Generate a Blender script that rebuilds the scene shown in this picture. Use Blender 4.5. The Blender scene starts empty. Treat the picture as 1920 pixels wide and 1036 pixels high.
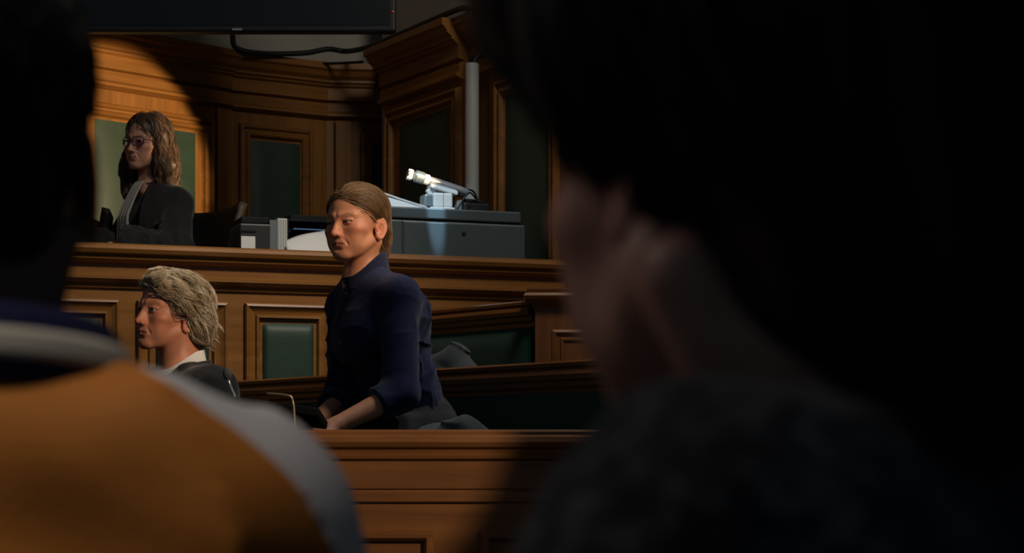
import bpy, math, random
import numpy as np
from mathutils import Vector, Matrix

# ------------------------------------------------------------------ basics
scene = bpy.context.scene
COL = scene.collection
F_PX, HOR, ZC = 3800.0, 850.0, 1.0          # focal length in pixels, horizon row, eye height
def at(px, py, d):
    return Vector(((px - 960.0) / F_PX * d, d, ZC + (HOR - py) / F_PX * d))
R = math.radians
RND = random.Random(7)

def tag(o, label=None, cat=None, group=None, kind=None):
    if label: o['label'] = label
    if cat: o['category'] = cat
    if group: o['group'] = group
    if kind: o['kind'] = kind
    return o

def empty(name, loc, rz=0.0):
    o = bpy.data.objects.new(name, None)
    o.empty_display_size = 0.1
    COL.objects.link(o)
    o.location = loc
    o.rotation_euler = (0, 0, rz)
    return o

def np_mesh(name, V, F, cols=None, smooth=True):
    """V (n,3), F list of arrays (m,3)/(m,4)"""
    me = bpy.data.meshes.new(name)
    V = np.asarray(V, dtype=np.float32)
    if isinstance(F, np.ndarray): F = [F]
    F = [f for f in F if len(f)]
    me.vertices.add(len(V)); me.vertices.foreach_set('co', V.ravel())
    nl = sum(f.size for f in F); npoly = sum(len(f) for f in F)
    me.loops.add(nl); me.polygons.add(npoly)
    me.loops.foreach_set('vertex_index', np.concatenate([f.ravel() for f in F]).astype(np.int32))
    tot = np.concatenate([np.full(len(f), f.shape[1]) for f in F])
    st = np.concatenate([[0], np.cumsum(tot)[:-1]]).astype(np.int32)
    me.polygons.foreach_set('loop_start', st)
    me.update(calc_edges=True)
    if smooth:
        me.polygons.foreach_set('use_smooth', np.ones(npoly, dtype=bool))
    if cols is not None:
        a = me.color_attributes.new('Col', 'FLOAT_COLOR', 'POINT')
        c = np.ones((len(V), 4), dtype=np.float32); c[:, :3] = cols
        a.data.foreach_set('color', c.ravel())
    me.validate()
    return me

def link(name, me, mat, parent=None):
    o = bpy.data.objects.new(name, me)
    if mat: me.materials.append(mat)
    COL.objects.link(o)
    if parent: o.parent = parent
    return o

class MB:
    """collects shapes into one mesh"""
    def __init__(s): s.v = []; s.f = []
    def add(s, V, F):
        n = len(s.v); s.v.extend([tuple(p) for p in V])
        s.f.extend([tuple(i + n for i in f) for f in F]); return s
    def box(s, x0, x1, y0, y1, z0, z1, M=None):
        V = [Vector((x, y, z)) for x in (x0, x1) for y in (y0, y1) for z in (z0, z1)]
        if M: V = [M @ p for p in V]
        return s.add(V, [(0,1,3,2),(4,6,7,5),(0,4,5,1),(2,3,7,6),(0,2,6,4),(1,5,7,3)])
    def extrude(s, prof, x0, x1, closed=True, m0=0.0, m1=0.0):
        """profile (protrusion p, z) pulled along local X; protrusion is towards -Y; m0/m1 = mitre shift per p"""
        n = len(prof); V = []
        for p, z in prof: V.append((x0 + m0 * p, -p, z))
        for p, z in prof: V.append((x1 + m1 * p, -p, z))
        F = [(i, i + 1, n + i + 1, n + i) for i in range(n - 1)]
        if closed:
            F.append((n - 1, 0, n, 2 * n - 1))
            F.append(tuple(range(n))[::-1]); F.append(tuple(range(n, 2 * n)))
        return s.add(V, F)
    def frame(s, x0, x1, z0, z1, prof, y=0.0):
        """picture frame moulding: prof = (inset, protrusion)"""
        V = []; F = []
        for i, p in prof:
            V += [(x0 + i, y - p, z0 + i), (x1 - i, y - p, z0 + i), (x1 - i, y - p, z1 - i), (x0 + i, y - p, z1 - i)]
        for k in range(len(prof) - 1):
            for c in range(4):
                a = 4 * k + c; b = 4 * k + (c + 1) % 4
                F.append((a, b, b + 4, a + 4))
        return s.add(V, F)
    def tube(s, pts, r, n=8, cap=True):
        pts = [Vector(p) for p in pts]; V = []; F = []
        rs = r if isinstance(r, (list, tuple)) else [r] * len(pts)
        up = Vector((0.13, 0.31, 0.94))
        for i, p in enumerate(pts):
            t = (pts[min(i + 1, len(pts) - 1)] - pts[max(i - 1, 0)]).normalized()
            a = t.cross(up)
            if a.length < 1e-3: a = t.cross(Vector((1, 0, 0)))
            a.normalize(); b = t.cross(a).normalized(); up = b.cross(t) if False else up
            for k in range(n):
                w = 2 * math.pi * k / n
                V.append(p + (a * math.cos(w) + b * math.sin(w)) * rs[i])
        for i in range(len(pts) - 1):
            for k in range(n):
                F.append((i * n + k, i * n + (k + 1) % n, (i + 1) * n + (k + 1) % n, (i + 1) * n + k))
        if cap:
            F.append(tuple(range(n))[::-1]); F.append(tuple((len(pts) - 1) * n + k for k in range(n)))
        return s.add(V, F)
    def lathe(s, prof, n=24, M=None):
        """prof (r,z) round local Z"""
        V = []; F = []
        for r, z in prof:
            for k in range(n):
                w = 2 * math.pi * k / n
                p = Vector((r * math.cos(w), r * math.sin(w), z)); V.append(M @ p if M else p)
        for i in range(len(prof) - 1):
            for k in range(n):
                F.append((i * n + k, i * n + (k + 1) % n, (i + 1) * n + (k + 1) % n, (i + 1) * n + k))
        F.append(tuple(range(n))[::-1]); F.append(tuple((len(prof) - 1) * n + k for k in range(n)))
        return s.add(V, F)
    def grid(s, fn, nu, nv):
        V = [fn(i / nu, j / nv) for j in range(nv + 1) for i in range(nu + 1)]
        F = [(j * (nu + 1) + i, j * (nu + 1) + i + 1, (j + 1) * (nu + 1) + i + 1, (j + 1) * (nu + 1) + i) for j in range(nv) for i in range(nu)]
        return s.add(V, F)
    def build(s, name, mat, parent=None, bevel=0.0, smooth=False, seg=2, solid=0.0, subsurf=0):
        me = bpy.data.meshes.new(name)
        me.from_pydata([tuple(p) for p in s.v], [], s.f)
        me.validate()
        import bmesh
        b = bmesh.new(); b.from_mesh(me)
        bmesh.ops.recalc_face_normals(b, faces=b.faces); b.to_mesh(me); b.free()
        o = link(name, me, mat, parent)
        if smooth: me.polygons.foreach_set('use_smooth', [True] * len(me.polygons))
        if solid:
            m = o.modifiers.new('thick', 'SOLIDIFY'); m.thickness = solid; m.offset = 0
        if subsurf:
            m = o.modifiers.new('sub', 'SUBSURF'); m.levels = m.render_levels = subsurf
        if bevel:
            m = o.modifiers.new('bev', 'BEVEL'); m.width = bevel; m.segments = seg; m.limit_method = 'ANGLE'; m.angle_limit = R(40)
        return o

# ------------------------------------------------------------------ materials
def lin(r, g, b):
    f = lambda c: (c / 255.0 / 12.92) if c <= 10.3 else ((c / 255.0 + 0.055) / 1.055) ** 2.4
    return (f(r), f(g), f(b), 1.0)

class NT:
    def __init__(s, name):
        s.m = bpy.data.materials.new(name); s.m.use_nodes = True
        s.t = s.m.node_tree; s.b = s.t.nodes['Principled BSDF']
    def n(s, kind, **kw):
        q = s.t.nodes.new(kind)
        for k, v in kw.items():
            if k in q.inputs: q.inputs[k].default_value = v
            else: setattr(q, k, v)
        return q
    def l(s, a, b): s.t.links.new(a, b)
    def p(s, **kw):
        for k, v in kw.items(): s.b.inputs[k.replace('_', ' ')].default_value = v

def m_plain(name, col, rough=0.5, metal=0.0, spec=0.5, bump=0.0, bscale=200.0, vary=0.0, vscale=6.0, sheen=0.0):
    t = NT(name); t.p(Roughness=rough, Metallic=metal, Specular_IOR_Level=spec)
    t.b.inputs['Base Color'].default_value = col
    tc = t.n('ShaderNodeTexCoord')
    if vary:
        nz = t.n('ShaderNodeTexNoise', Scale=vscale, Detail=4.0); t.l(tc.outputs['Object'], nz.inputs['Vector'])
        mx = t.n('ShaderNodeMix', data_type='RGBA')
        t.l(nz.outputs['Fac'], mx.inputs[0])
        mx.inputs[6].default_value = tuple(c * (1 - vary) for c in col[:3]) + (1,)
        mx.inputs[7].default_value = tuple(min(1, c * (1 + vary)) for c in col[:3]) + (1,)
        t.l(mx.outputs[2], t.b.inputs['Base Color'])
    if bump:
        nb = t.n('ShaderNodeTexNoise', Scale=bscale, Detail=3.0); t.l(tc.outputs['Object'], nb.inputs['Vector'])
        bp = t.n('ShaderNodeBump', Strength=bump, Distance=0.002); t.l(nb.outputs['Fac'], bp.inputs['Height'])
        t.l(bp.outputs['Normal'], t.b.inputs['Normal'])
    if sheen: t.p(Sheen_Weight=sheen)
    return t.m

def m_wood(name, dark, light, axis=0, rough=0.29, seed=0.0, spec=0.5):
    """varnished timber, grain along local axis (0=X, 2=Z)"""
    t = NT(name); t.p(Roughness=rough, Specular_IOR_Level=spec)
    tc = t.n('ShaderNodeTexCoord'); mp = t.n('ShaderNodeMapping')
    sc = [26.0, 26.0, 26.0]; sc[axis] = 1.3
    mp.inputs['Scale'].default_value = sc; mp.inputs['Location'].default_value = (seed, seed * 2, seed * 3)
    t.l(tc.outputs['Object'], mp.inputs['Vector'])
    n1 = t.n('ShaderNodeTexNoise', Scale=1.0, Detail=6.0, Roughness=0.62, Distortion=0.4); t.l(mp.outputs['Vector'], n1.inputs['Vector'])
    n2 = t.n('ShaderNodeTexNoise', Scale=2.2, Detail=2.0); t.l(tc.outputs['Object'], n2.inputs['Vector'])
    ad = t.n('ShaderNodeMath', operation='MULTIPLY_ADD'); ad.inputs[1].default_value = 0.7
    t.l(n1.outputs['Fac'], ad.inputs[0]); 
    ml = t.n('ShaderNodeMath', operation='MULTIPLY'); ml.inputs[1].default_value = 0.3; t.l(n2.outputs['Fac'], ml.inputs[0])
    t.l(ml.outputs[0], ad.inputs[2])
    cr = t.n('ShaderNodeValToRGB'); t.l(ad.outputs[0], cr.inputs['Fac'])
    cr.color_ramp.elements[0].position = 0.30; cr.color_ramp.elements[0].color = dark
    cr.color_ramp.elements[1].position = 0.66; cr.color_ramp.elements[1].color = light
    t.l(cr.outputs['Color'], t.b.inputs['Base Color'])
    bp = t.n('ShaderNodeBump', Strength=0.12, Distance=0.001); t.l(n1.outputs['Fac'], bp.inputs['Height']); t.l(bp.outputs['Normal'], t.b.inputs['Normal'])
    rr = t.n('ShaderNodeMapRange'); rr.inputs['To Min'].default_value = rough - 0.07; rr.inputs['To Max'].default_value = rough + 0.10
    t.l(n2.outputs['Fac'], rr.inputs['Value']); t.l(rr.outputs['Result'], t.b.inputs['Roughness'])
    return t.m

def m_leather(name, col):
    t = NT(name); t.p(Roughness=0.5, Specular_IOR_Level=0.35)
    tc = t.n('ShaderNodeTexCoord')
    v = t.n('ShaderNodeTexVoronoi', Scale=160.0); t.l(tc.outputs['Object'], v.inputs['Vector'])
    nz = t.n('ShaderNodeTexNoise', Scale=14.0, Detail=5.0); t.l(tc.outputs['Object'], nz.inputs['Vector'])
    mx = t.n('ShaderNodeMix', data_type='RGBA'); t.l(nz.outputs['Fac'], mx.inputs[0])
    mx.inputs[6].default_value = tuple(c * 0.75 for c in col[:3]) + (1,); mx.inputs[7].default_value = tuple(c * 1.25 for c in col[:3]) + (1,)
    t.l(mx.outputs[2], t.b.inputs['Base Color'])
    bp = t.n('ShaderNodeBump', Strength=0.25, Distance=0.001); t.l(v.outputs['Distance'], bp.inputs['Height']); t.l(bp.outputs['Normal'], t.b.inputs['Normal'])
    return t.m

def m_attr(name, rough=0.5, spec=0.4, sss=0.0, bump=0.0, bscale=300.0, sheen=0.0):
    """base colour from the mesh's own colour attribute"""
    t = NT(name); t.p(Roughness=rough, Specular_IOR_Level=spec)
    a = t.n('ShaderNodeAttribute', attribute_name='Col')
    tc = t.n('ShaderNodeTexCoord')
    nz = t.n('ShaderNodeTexNoise', Scale=60.0, Detail=3.0); t.l(tc.outputs['Object'], nz.inputs['Vector'])
    mr = t.n('ShaderNodeMapRange'); mr.inputs['To Min'].default_value = 0.88; mr.inputs['To Max'].default_value = 1.12; t.l(nz.outputs['Fac'], mr.inputs['Value'])
    mu = t.n('ShaderNodeVectorMath', operation='SCALE'); t.l(a.outputs['Color'], mu.inputs[0]); t.l(mr.outputs['Result'], mu.inputs['Scale'])
    t.l(mu.outputs['Vector'], t.b.inputs['Base Color'])
    if sss:
        t.p(Subsurface_Weight=sss, Subsurface_Scale=0.008); t.b.inputs['Subsurface Radius'].default_value = (1.0, 0.35, 0.2)
    if bump:
        nb = t.n('ShaderNodeTexNoise', Scale=bscale, Detail=3.0); t.l(tc.outputs['Object'], nb.inputs['Vector'])
        bp = t.n('ShaderNodeBump', Strength=bump, Distance=0.002); t.l(nb.outputs['Fac'], bp.inputs['Height']); t.l(bp.outputs['Normal'], t.b.inputs['Normal'])
    if sheen: t.p(Sheen_Weight=sheen)
    return t.m

# ------------------------------------------------------------------ implicit surfaces
_T = np.random.RandomState(3).rand(64, 64, 64).astype(np.float32)
def vnoise(P):
    P = np.asarray(P, dtype=np.float32)
    i = np.floor(P).astype(np.int32); f = P - i; f = f * f * (3 - 2 * f)
    i0 = i & 63; i1 = (i + 1) & 63
    x0, y0, z0 = i0[:, 0], i0[:, 1], i0[:, 2]; x1, y1, z1 = i1[:, 0], i1[:, 1], i1[:, 2]
    fx, fy, fz = f[:, 0], f[:, 1], f[:, 2]
    a = _T[x0, y0, z0] * (1 - fx) + _T[x1, y0, z0] * fx; b = _T[x0, y1, z0] * (1 - fx) + _T[x1, y1, z0] * fx
    c = _T[x0, y0, z1] * (1 - fx) + _T[x1, y0, z1] * fx; d = _T[x0, y1, z1] * (1 - fx) + _T[x1, y1, z1] * fx
    a = a * (1 - fy) + b * fy; c = c * (1 - fy) + d * fy
    return a * (1 - fz) + c * fz

def ell(P, c, r):
    q = (P - np.float32(c)) ; r = np.float32(r)
    k0 = np.sqrt(np.sum((q / r) ** 2, 1)); k1 = np.sqrt(np.sum((q / (r * r)) ** 2, 1)) + 1e-9
    return k0 * (k0 - 1) / k1
def sph(P, c, r): return np.sqrt(np.sum((P - np.float32(c)) ** 2, 1)) - r
def cap(P, a, b, ra, rb=None):
    if rb is None: rb = ra
    a = np.float32(a); b = np.float32(b); ba = b - a
    pa = P - a; h = np.clip(pa @ ba / max(float(ba @ ba), 1e-9), 0, 1)
    return np.sqrt(np.sum((pa - h[:, None] * ba) ** 2, 1)) - (ra + (rb - ra) * h)
def smin(a, b, k):
    h = np.clip(0.5 + 0.5 * (b - a) / k, 0, 1); return b + (a - b) * h - k * h * (1 - h)
def smax(a, b, k): return -smin(-a, -b, k)
def sstep(x, a, b):
    t = np.clip((x - a) / (b - a), 0, 1); return t * t * (3 - 2 * t)

def axis(lo, hi, h, fine=()):
    """rectilinear axis, finer inside the intervals (a,b,h)"""
    pts = []; x = lo
    while x < hi:
        pts.append(x); s = h
        for a, b, hh in fine:
            if a <= x < b: s = min(s, hh)
            elif x < a < x + s: s = max(a - x, hh)
        x += s
    pts.append(x)
    return np.array(pts, dtype=np.float64)

def surf(f, xs, ys, zs, S=4):
    ax = [np.asarray(a, dtype=np.float64) for a in (xs, ys, zs)]
    for k in range(3):
        n = len(ax[k]); pad = (-n) % S
        if pad: ax[k] = np.concatenate([ax[k], ax[k][-1] + (ax[k][-1] - ax[k][-2]) * np.arange(1, pad + 1)])
    n = [len(a) for a in ax]; c = [m // S for m in n]
    cen = [a.reshape(-1, S).mean(1) for a in ax]
    stp = [np.diff(a, append=2 * a[-1] - a[-2]).reshape(-1, S).sum(1) for a in ax]
    G = np.stack(np.meshgrid(*cen, indexing='ij'), -1).reshape(-1, 3).astype(np.float32)
    H = np.stack(np.meshgrid(*stp, indexing='ij'), -1).reshape(-1, 3)
    rad = 0.5 * np.sqrt((H ** 2).sum(1))
    def ev(P):
        out = np.empty(len(P), dtype=np.float32)
        for s in range(0, len(P), 250000): out[s:s + 250000] = f(P[s:s + 250000])
        return out
    dc = ev(G)
    act = np.nonzero(np.abs(dc) < rad * 1.7 + 0.004)[0]
    B = np.empty((len(G), S * S * S), dtype=np.float32); B[:] = np.where(dc < 0, -1, 1)[:, None] * 0.5
    ci, cj, ck = np.unravel_index(act, c)
    r = np.arange(S)
    X = ax[0][ci[:, None] * S + r]; Y = ax[1][cj[:, None] * S + r]; Z = ax[2][ck[:, None] * S + r]
    m = len(act)
    P = np.empty((m, S, S, S, 3), dtype=np.float32)
    P[..., 0] = X[:, :, None, None]; P[..., 1] = Y[:, None, :, None]; P[..., 2] = Z[:, None, None, :]
    B[act] = ev(P.reshape(-1, 3)).reshape(m, -1)
    D = B.reshape(c[0], c[1], c[2], S, S, S).transpose(0, 3, 1, 4, 2, 5).reshape(n)
    neg = D < 0
    cnt = np.zeros((n[0] - 1, n[1] - 1, n[2] - 1), dtype=np.int8)
    for i in (0, 1):
        for j in (0, 1):
            for k in (0, 1):
                cnt += neg[i:n[0] - 1 + i, j:n[1] - 1 + j, k:n[2] - 1 + k]
    I, J, K = np.nonzero((cnt > 0) & (cnt < 8))
    ids = np.full(cnt.shape, -1, dtype=np.int32); ids[I, J, K] = np.arange(len(I))
    acc = np.zeros((len(I), 3)); num = np.zeros(len(I))
    cor = [(i, j, k) for i in (0, 1) for j in (0, 1) for k in (0, 1)]
    for a in cor:
        for b in cor:
            if sum(b) - sum(a) == 1 and all(y >= x for x, y in zip(a, b)):
                da = D[I + a[0], J + a[1], K + a[2]]; db = D[I + b[0], J + b[1], K + b[2]]
                w = (da < 0) != (db < 0)
                t = np.where(w, da / np.where(w, da - db, 1), 0)
                for q, idx in enumerate((I, J, K)):
                    pa = ax[q][idx + a[q]]; pb = ax[q][idx + b[q]]
                    acc[:, q] += np.where(w, pa + (pb - pa) * t, 0)
                num += w
    V = acc / np.maximum(num, 1)[:, None]
    Fs = []
    for q in range(3):
        sl0 = [slice(None)] * 3; sl1 = [slice(None)] * 3
        sl0[q] = slice(0, -1); sl1[q] = slice(1, None)
        ch = neg[tuple(sl0)] != neg[tuple(sl1)]
        u, v = [(1, 2), (2, 0), (0, 1)][q]
        E = np.nonzero(ch); E = [e.copy() for e in E]
        ok = (E[u] > 0) & (E[v] > 0) & (E[u] < n[u] - 1) & (E[v] < n[v] - 1)
        E = [e[ok] for e in E]
        def cid(du, dv):
            x = [e.copy() for e in E]; x[u] -= du; x[v] -= dv
            return ids[x[0], x[1], x[2]]
        Q = np.stack([cid(1, 1), cid(0, 1), cid(0, 0), cid(1, 0)], 1)
        inside_first = neg[E[0], E[1], E[2]]
        Q[~inside_first] = Q[~inside_first][:, ::-1]
        Fs.append(Q)
    return V.astype(np.float32), np.concatenate(Fs).astype(np.int32)

def grad(f, P, h=0.0015):
    g = np.empty_like(P)
    for k in range(3):
        e = np.zeros(3, dtype=np.float32); e[k] = h
        g[:, k] = f(P + e) - f(P - e)
    return g / (np.linalg.norm(g, axis=1)[:, None] + 1e-9)

def to_local(P, M):
    """world-of-parent points into frame M (4x4 numpy, rigid)"""
    return (P - M[:3, 3].astype(np.float32)) @ M[:3, :3].astype(np.float32)
def frame_m(loc, yaw=0, pitch=0, roll=0):
    """rigid frame: yaw about Z, pitch (+ = chin up, face is -Y), roll about the face axis"""
    m = Matrix.Rotation(R(yaw), 4, 'Z') @ Matrix.Rotation(R(-pitch), 4, 'X') @ Matrix.Rotation(R(roll), 4, 'Y')
    m.translation = Vector(loc)
    return np.array(m)

def strands(f, roots, V, n, L, offs, rad, rs, base, vary=0.3, wave=0.0, wfreq=40.0, flare=0.0, hi=None, hifrac=0.0, seg=None, drop=0.0, clump=0, cw=.006, conv=.7):
    """lay n tapered hairs on the surface f=0, growing along field V(p)"""
    n0 = n
    if clump: n = max(1, n // clump)
    pick = rs.randint(0, len(roots), n)
    p = roots[pick].astype(np.float32) + rs.normal(0, 0.0015, (n, 3)).astype(np.float32)
    off = (offs[0] + (offs[1] - offs[0]) * rs.rand(n)).astype(np.float32)
    Ls = (L[0] + (L[1] - L[0]) * rs.rand(n)).astype(np.float32)
    m = seg or 16
    ph = (rs.rand(n) * 6.28).astype(np.float32)
    pts = []
    for i in range(m):
        g = grad(f, p); d = f(p)
        t = i / (m - 1)
        lift = off + flare * (t ** 2.5)
        p = p - g * (np.clip(d - lift, -0.006, 0.006))[:, None]
        pts.append(p.copy())
        v = V(p).astype(np.float32)
        v = v - g * (v * g).sum(1)[:, None] * (1.0 - drop * t)
        v /= np.linalg.norm(v, axis=1)[:, None] + 1e-6
        if wave:
            s = np.cross(g, v); v = v + s * (wave * np.sin(wfreq * Ls * t + ph + p[:, 2] * 30))[:, None]
            v /= np.linalg.norm(v, axis=1)[:, None] + 1e-6
        p = p + v * (Ls / (m - 1))[:, None]
    A = np.stack(pts, 1)                               # n,m,3
    if clump:
        G_ = A; K = np.repeat(np.arange(n), clump); n = len(K)
        o3 = rs.normal(0, cw, (n, 1, 3)).astype(np.float32)
        ts = np.linspace(0, 1, m)[None, :, None]
        A = G_[K] + o3 * (1 - conv * ts ** 1.3)
        dd = f(A.reshape(-1, 3).astype(np.float32)).reshape(n, m)      # keep the children out of the scalp
        g = grad(f, A.reshape(-1, 3).astype(np.float32)).reshape(n, m, 3)
        A = A + g * np.clip(.0004 - dd, 0, .02)[:, :, None] - g * np.clip(dd - offs[1] - flare * np.linspace(0, 1, m)[None, :] ** 2.5 - .003, 0, .02)[:, :, None]
    T = np.gradient(A, axis=1); T /= np.linalg.norm(T, axis=2)[:, :, None] + 1e-9
    up = np.float32([0.3, 0.2, 0.93])
    S1 = np.cross(T, up); S1 /= np.linalg.norm(S1, axis=2)[:, :, None] + 1e-9
    S2 = np.cross(T, S1)
    tt = np.linspace(0, 1, m)
    rr = rad * (0.75 + 0.5 * rs.rand(n))[:, None] * (np.clip(1.15 - tt ** 2, 0.12, 1))[None, :]
    ring = []
    for k in range(3):
        w = 2.094 * k
        ring.append(A + (S1 * math.cos(w) + S2 * math.sin(w)) * rr[:, :, None])
    Vv = np.stack(ring, 2).reshape(-1, 3)              # n,m,3side
    idx = np.arange(n * m * 3).reshape(n, m, 3)
    Q = []
    for k in range(3):
        a = idx[:, :-1, k]; b = idx[:, :-1, (k + 1) % 3]; c = idx[:, 1:, (k + 1) % 3]; d = idx[:, 1:, k]
        Q.append(np.stack([a, b, c, d], -1).reshape(-1, 4))
    sh = (1 + vary * (rs.rand(n) * 2 - 1))[:, None] * np.float32(base)[None, :]
    if clump:
        tone = (1 + vary * (rs.rand(n // clump) * 2 - 1)); sh = sh * np.repeat(tone, clump)[:, None]
    if hi is not None:
        w = (np.repeat(rs.rand(n // clump), clump) * .7 + rs.rand(n) * .3 < hifrac)[:, None] if clump else (rs.rand(n) < hifrac)[:, None]; sh = np.where(w, np.float32(hi)[None, :] * (0.8 + 0.4 * rs.rand(n))[:, None], sh)
    C = np.repeat(sh, m * 3, axis=0)
    return Vv.astype(np.float32), np.concatenate(Q).astype(np.int32), C.astype(np.float32)

def join(parts):
    V = []; F = []; C = []; n = 0
    for v, f, c in parts:
        V.append(v); F.append(f + n); C.append(np.broadcast_to(np.float32(c), (len(v), 3))); n += len(v)
    return np.concatenate(V), np.concatenate(F), np.concatenate(C)
# ------------------------------------------------------------------ heads
def head_sdf(P, a):
    """P in head frame: face -Y, left +X, eye line z=0.  a = dict of proportions"""
    X = P.copy(); X[:, 0] = np.abs(X[:, 0])
    W = a.get('w', 1.0); J = a.get('jaw', 1.0)
    X[:, 0] /= W
    d = ell(X, (0, .014, .040), (.0755, .095, .080))
    d = smin(d, ell(X, (0, -.026, -.004), (.0625, .063, .085)), .03)
    d = smin(d, ell(X, (0, -.035, -.070), (.045 * J, .052, .037)), .025)
    d = smin(d, cap(X, (.049 * J, .0, -.058), (.016, -.074, -.098), .015, .0135), .024)
    d = smin(d, sph(X, (0, -.078, -.0965), .0165 * a.get('chin', 1.0)), .016)
    d = smin(d, ell(X, (.0445, -.056, -.024), (.0215, .024, .016)), .022)                       # cheekbone
    d = smin(d, ell(X, (.034, -.061, -.055), (.021, .019, .027)), .022)                       # cheek
    d = smin(d, cap(X, (.010, -.0865, .0165), (.043, -.068, .0185), .0078, .0060), .016)      # brow ridge
    d = smin(d, ell(X, (0, -.0745, -.066), (.029, .023, .024)), .018)                          # muzzle
    d = smax(d, -ell(X, (.0325, -.1005, -.0015), (.0195, .020, .0125)), .012)                 # eye socket
    d = smin(d, cap(X, (0, -.086, .010), (0, -.1075, -.033), .0062, .0085), .011)             # nose bridge
    d = smin(d, ell(X, (0, -.090, -.031), (.0125, .017, .019)), .008)
    d = smin(d, ell(X, (0, -.1085, -.0375), (.0098, .0105, .0088)), .006)
    d = smin(d, ell(X, (.0118, -.0985, -.0405), (.0068, .0105, .0068)), .006)                 # alae
    d = smax(d, -ell(X, (.0062, -.1055, -.0472), (.0032, .0052, .0036)), .003)                # nostril
    d = smax(d, -cap(X, (.0185, -.0985, -.043), (.031, -.086, -.069), .0016, .0010), .008)    # fold beside the nose
    # lips
    o = a.get('open', 0.0)
    d = smin(d, cap(X, (0, -.0965, -.0618), (.0215, -.0865, -.0672), .0046, .0020), .0045)
    d = smin(d, cap(X, (0, -.0945, -.0720 - o), (.0205, -.0862, -.0680 - o * .4), .0056, .0022), .0045)
    d = smax(d, -cap(X, (0, -.1025, -.0668 - o * .5), (.0225, -.0900, -.0676 - o * .3), .0011 + o * .5, .0008), .0022)
    d = smax(d, -ell(X, (0, -.0985, -.0835), (.014, .006, .0045)), .008)
    # lids
    e = (.0315, -.0745, -.0005)
    lid = sph(X, e, .0138)
    s = a.get('slit', .0042)
    slit = ell(X, (.0317, -.0885, -.0012), (.0132, .020, s))
    lid = smax(lid, -slit, .002)
    d = smin(d, lid, .004)
    # upper lid weight / lower bag
    d = smin(d, cap(X, (.020, -.0855, .0062), (.043, -.0775, .0048), .0028, .0026), .005)
    # ear
    er = R(-14)
    es = a.get('ear', 1.0)
    q = (X - np.float32((.0705, .016, -.022))) / es
    ca, sa = math.cos(er), math.sin(er)
    yy = q[:, 1] * ca + q[:, 2] * sa; zz = -q[:, 1] * sa + q[:, 2] * ca
    xx = q[:, 0] - .34 * (yy + .010) 
    wz = .0150 + .0030 * sstep(zz, -.02, .012)
    rr = np.sqrt((yy / wz) ** 2 + (zz / .0305) ** 2)
    disc = np.maximum((rr - 1) * .016, np.abs(xx) - .0032)
    rim = np.sqrt(((rr - .93) * .0155) ** 2 + (xx - .0028) ** 2) - .0036
    rim = rim + .006 * sstep(-yy, .004, .009) * (1 - sstep(np.abs(zz + .002), .009, .018))
    ear = smin(disc, rim, .003)
    ear = smin(ear, np.sqrt((yy + .004) ** 2 + (zz + .026) ** 2 + (xx * 1.6) ** 2) - .0072, .004)   # lobe
    ear = smin(ear, np.sqrt(((yy + .011) * 1.0) ** 2 + ((zz + .004) * .7) ** 2 + (xx - .002) ** 2) - .0048, .003)  # tragus
    ear = smin(ear, np.sqrt(((np.sqrt(((yy + .001) / .0105) ** 2 + ((zz - .002) / .018) ** 2) - .92) * .011) ** 2 + (xx - .0035) ** 2) - .0026, .003)
    ear = smax(ear, -np.sqrt(((yy + .003) / 1.0) ** 2 + ((zz + .003) * .62) ** 2 + ((xx - .0085) * .9) ** 2) + .0078, .002)
    d = smin(d, ear * es, .005)
    return d * min(W, 1.0)

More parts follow.
